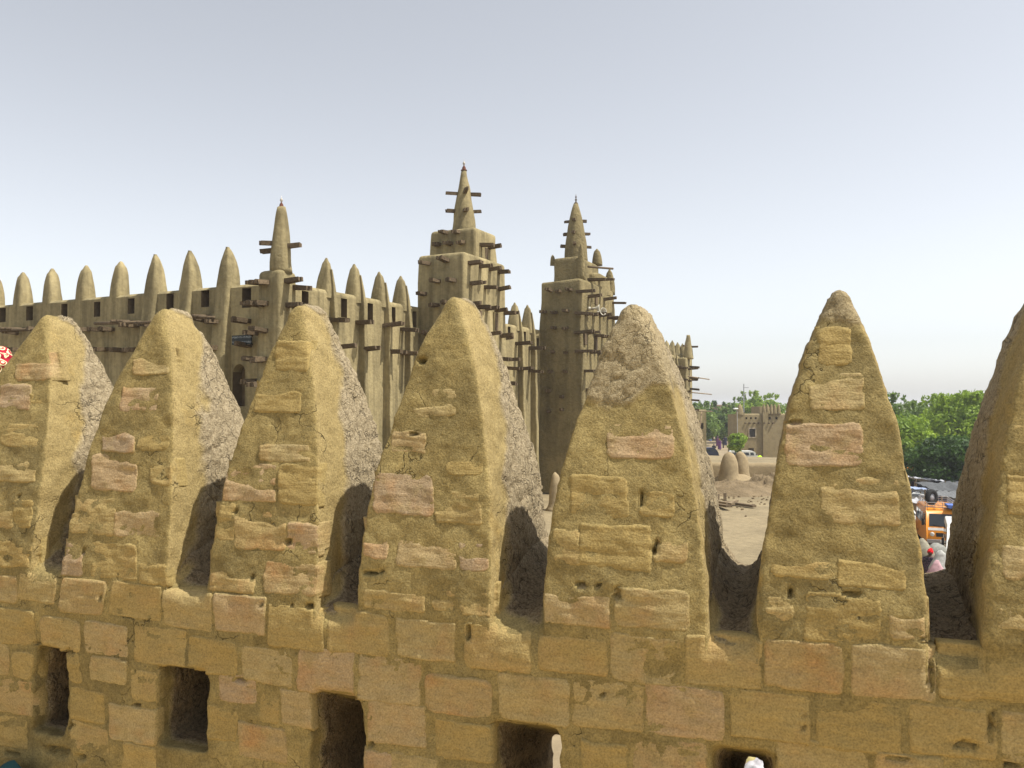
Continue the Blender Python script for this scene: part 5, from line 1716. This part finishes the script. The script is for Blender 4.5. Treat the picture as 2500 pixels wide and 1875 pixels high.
ctr = fl + np.array([math.cos(yaw) * .87, math.sin(yaw) * .87, 0])
van('orange and white minibus with a loaded roof rack parked by the stalls', (ctr[0], ctr[1], STREET), yaw, M_ORANGE, M_VWHITE)
# spare wheel standing on the rack
R2 = lambda x, y: (ctr[0] + math.cos(yaw) * x - math.sin(yaw) * y, ctr[1] + math.sin(yaw) * x + math.cos(yaw) * y)
sx, sy = R2(-.42, 1.5)
sw = thing('spare_wheel', 'spare wheel standing upright on the roof rack of the orange minibus', 'wheel', (sx, sy, STREET + 2.14))
mb = MB(); c = np.array([sx, sy, STREET + 2.57]); dd = np.array([.45, -.89, 0]); sd = np.array([.89, .45, 0])
mb.loft([[c + dd * l + (sd * math.cos(2 * PI * k / 22) + UP * math.sin(2 * PI * k / 22)) * r for k in range(22)] for r, l in ((.22, -.1), (.40, -.1), (.44, 0), (.40, .1), (.24, .11), (.2, .03))])
mb.build('tyre', M_BLACK, sw, smooth=True)
mb = MB(); mb.loft([[c + dd * l + (sd * math.cos(2 * PI * k / 16) + UP * math.sin(2 * PI * k / 16)) * r for k in range(16)] for r, l in ((.2, .02), (.2, .05), (.1, .06), (.05, .08))]); mb.build('rim', M_CHROME, sw, smooth=True)
bx, by = R2(.5, 1.0)
mb = MB(); mb.box((bx, by, STREET + 2.2), np.array([math.cos(yaw), math.sin(yaw), 0]), np.array([-math.sin(yaw), math.cos(yaw), 0]), UP, .3, .5, .08)
o = mb.build('blue_tarpaulin', M_CLOTH, None, (bx, by, STREET + 2.13), jitter=.05, jscale=4); o.color = (.12, .2, .55, 1); tag(o, 'folded blue tarpaulin on the front of the roof rack', 'tarpaulin')
wl = at(2312, 1340, 37.0)
van('white minibus mostly hidden behind the right hand merlon', (wl[0] + .95, 37.0, STREET), -.45, M_VWHITE, M_VWHITE, False)
M_BLUE = paint('blue_paint', (.03, .04, .09))
# parked cars behind the low wall
for k, (x, Y, mt, lab) in enumerate(((1848, 110, M_VWHITE, 'white car parked in the street before the house'), (1752, 118, M_BLUE, 'dark blue car parked at the left behind the mud posts'))):
    p = at(x, 1115, Y); van(lab, (p[0], Y, STREET), 1.5, mt, mt, False).scale = (.85, .8, .66)
p = at(1856, 1116, 105); heap('awning_cloth', (p[0], 105, p[2] - .5), 1.1, 1.0, .6, M_CLOTH, 'bright yellow-green cloth beside the white van', 'cloth', 5).color = (.5, .75, .03, 1)

for k, (x, Y, mt, lab) in enumerate(((2226, 50.0, M_VWHITE, 'white car parked among the stalls left of the orange minibus'), (2318, 60.0, M_BLUE, 'dark blue car half hidden under the grey tarpaulins'), (2262, 59.0, M_VWHITE, 'white car behind the roof rack, beside the white awning'))):
    p = at(x, 1200, Y); van(lab, (p[0], Y, STREET), .6 + k, mt, mt, False).scale = (.9, .85, .7)
# clods and stones scattered round the dug heap
g = np.random.default_rng(5); mb = MB()
for k in range(220):
    p = np.array([12.2 + g.normal() * 2.0, 42.5 + g.normal() * 3.0, CZ])
    r_ = g.uniform(.02, .10)
    V = [p + np.array([math.cos(a) * r_ * g.uniform(.6, 1.1), math.sin(a) * r_ * g.uniform(.6, 1.1), 0]) for a in np.linspace(0, 2 * PI, 7)[:-1]]
    V += [p + np.array([math.cos(a) * r_ * .6, math.sin(a) * r_ * .6, r_ * g.uniform(.5, .9)]) for a in np.linspace(0, 2 * PI, 7)[:-1]]
    mb.add(V, [(i, (i + 1) % 6, 6 + (i + 1) % 6, 6 + i) for i in range(6)] + [tuple(range(6, 12))])
o = mb.build('earth_clods', M_EARTH, None, (12.2, 42.5, CZ)); tag(o, 'loose clods and stones scattered over the terrace round the dug earth', None, None, 'stuff')
# sacks and bundles round the woman in red
def bundle(name, x, y, Y, rx, rz, col, lab, cat='bundle', seed=1, ground=True):
    p = at(x, y, Y)
    h = p[2] - STREET
    mb = MB(); rings = []
    for v in np.linspace(0, 1, 12):
        g = math.sin(PI * (.08 + .9 * v)) ** .6
        rings.append([np.array([p[0] + rx * g * math.cos(2 * PI * k / 18), Y + rx * .8 * g * math.sin(2 * PI * k / 18), STREET + h * v]) for k in range(18)])
    mb.loft(rings)
    o = mb.build(name, M_CLOTH, None, (p[0], Y, STREET), smooth=True, jitter=.1, jscale=2.6); o.color = (*col, 1)
    return tag(o, lab, cat)
bundle('sack', 2294, 1345, 32.6, .42, 1, (.45, .45, .42), 'big pale sack beside the person in the red headscarf', 'sack')
bundle('sack', 2252, 1318, 36.5, .5, 1, (.26, .24, .18), 'dusty grey sack behind the person in the red headscarf', 'sack')
bundle('cloth_bundle', 2287, 1322, 37.5, .5, 1, (.28, .28, .25), 'pale grey bundle in front of the orange minibus', 'bundle')
bundle('cloth_bundle', 2290, 1372, 31.5, .4, 1, (.45, .28, .3), 'pink and white bundle below the white sack', 'bundle')
# goods spread on the street close to the house, seen through the wall openings
r = random.Random(4)
cols = [(.5, .5, .52), (.46, .42, .4), (.4, .12, .15), (.12, .15, .36), (.14, .24, .09), (.5, .48, .45), (.3, .26, .38), (.5, .48, .5), (.4, .34, .15)]
k = 0
for i in range(4):
    for j in range(3):
        c = (4.1 + i * .55 + r.uniform(-.1, .1), 16.6 + j * .8 + r.uniform(-.15, .15), STREET)
        cc = cols[k % len(cols)]
        nm = ('white', 'cream', 'red', 'blue', 'green', 'white', 'lilac', 'white', 'mustard')[k % 9]
        o = heap('cloth_pile', c, .36, .4, r.uniform(.10, .24), M_CLOTH, '%s cloth pile on the street, %s row, %s, seen through the right-hand opening' % (nm, ('near', 'middle', 'far')[j], ('leftmost', 'second from left', 'third from left', 'rightmost')[i]), 'cloth pile', k, 20, .5)
        o['group'] = 'cloth piles for sale on the street'
        o.color = (*cc, 1); k += 1
# dark teal cloth in the lower left corner, on the roof floor against the parapet
p = wall_at(10, 1872, -.10); P_ = toW(p)
hh_ = float(P_[2] - roofz)
mb = MB(); mb.lathe((P_[0], P_[1], roofz), [(.16, 0), (.15, hh_ * .4), (.14, hh_ * .7), (.12, hh_ * .85), (.10, hh_ * .93), (.07, hh_ * .97), (.02, hh_)], 40, 1.0, .6)
o = mb.build('teal_cloth', M_CLOTH, None, (P_[0], P_[1], roofz), smooth=True, jitter=.03, jscale=22)
tag(o, 'dark teal cloth bundle in the lower left corner against the parapet', 'cloth')
o.color = (.003, .018, .022, 1)

# ------------------------------------------------------------------ the dusty air
mb = MB(); mb.box((0, 2500, (STREET - 1 + 14) / 2), np.array([1., 0, 0]), np.array([0, 1., 0]), UP, 3050, 2560, (14 - STREET + 1) / 2)
HZ = bpy.data.materials.new('haze_air'); HZ.use_nodes = True
hn = HZ.node_tree; hn.nodes.remove(hn.nodes['Principled BSDF'])
pv = hn.nodes.new('ShaderNodeVolumePrincipled')
pv.inputs['Color'].default_value = (.96, .97, 1.0, 1); pv.inputs['Density'].default_value = 0.0005; pv.inputs['Anisotropy'].default_value = 0.2
hn.links.new(pv.outputs[0], hn.nodes['Material Output'].inputs['Volume'])
o = mb.build('haze', HZ); o['kind'] = 'stuff'; o['label'] = 'thin dusty haze over the town'
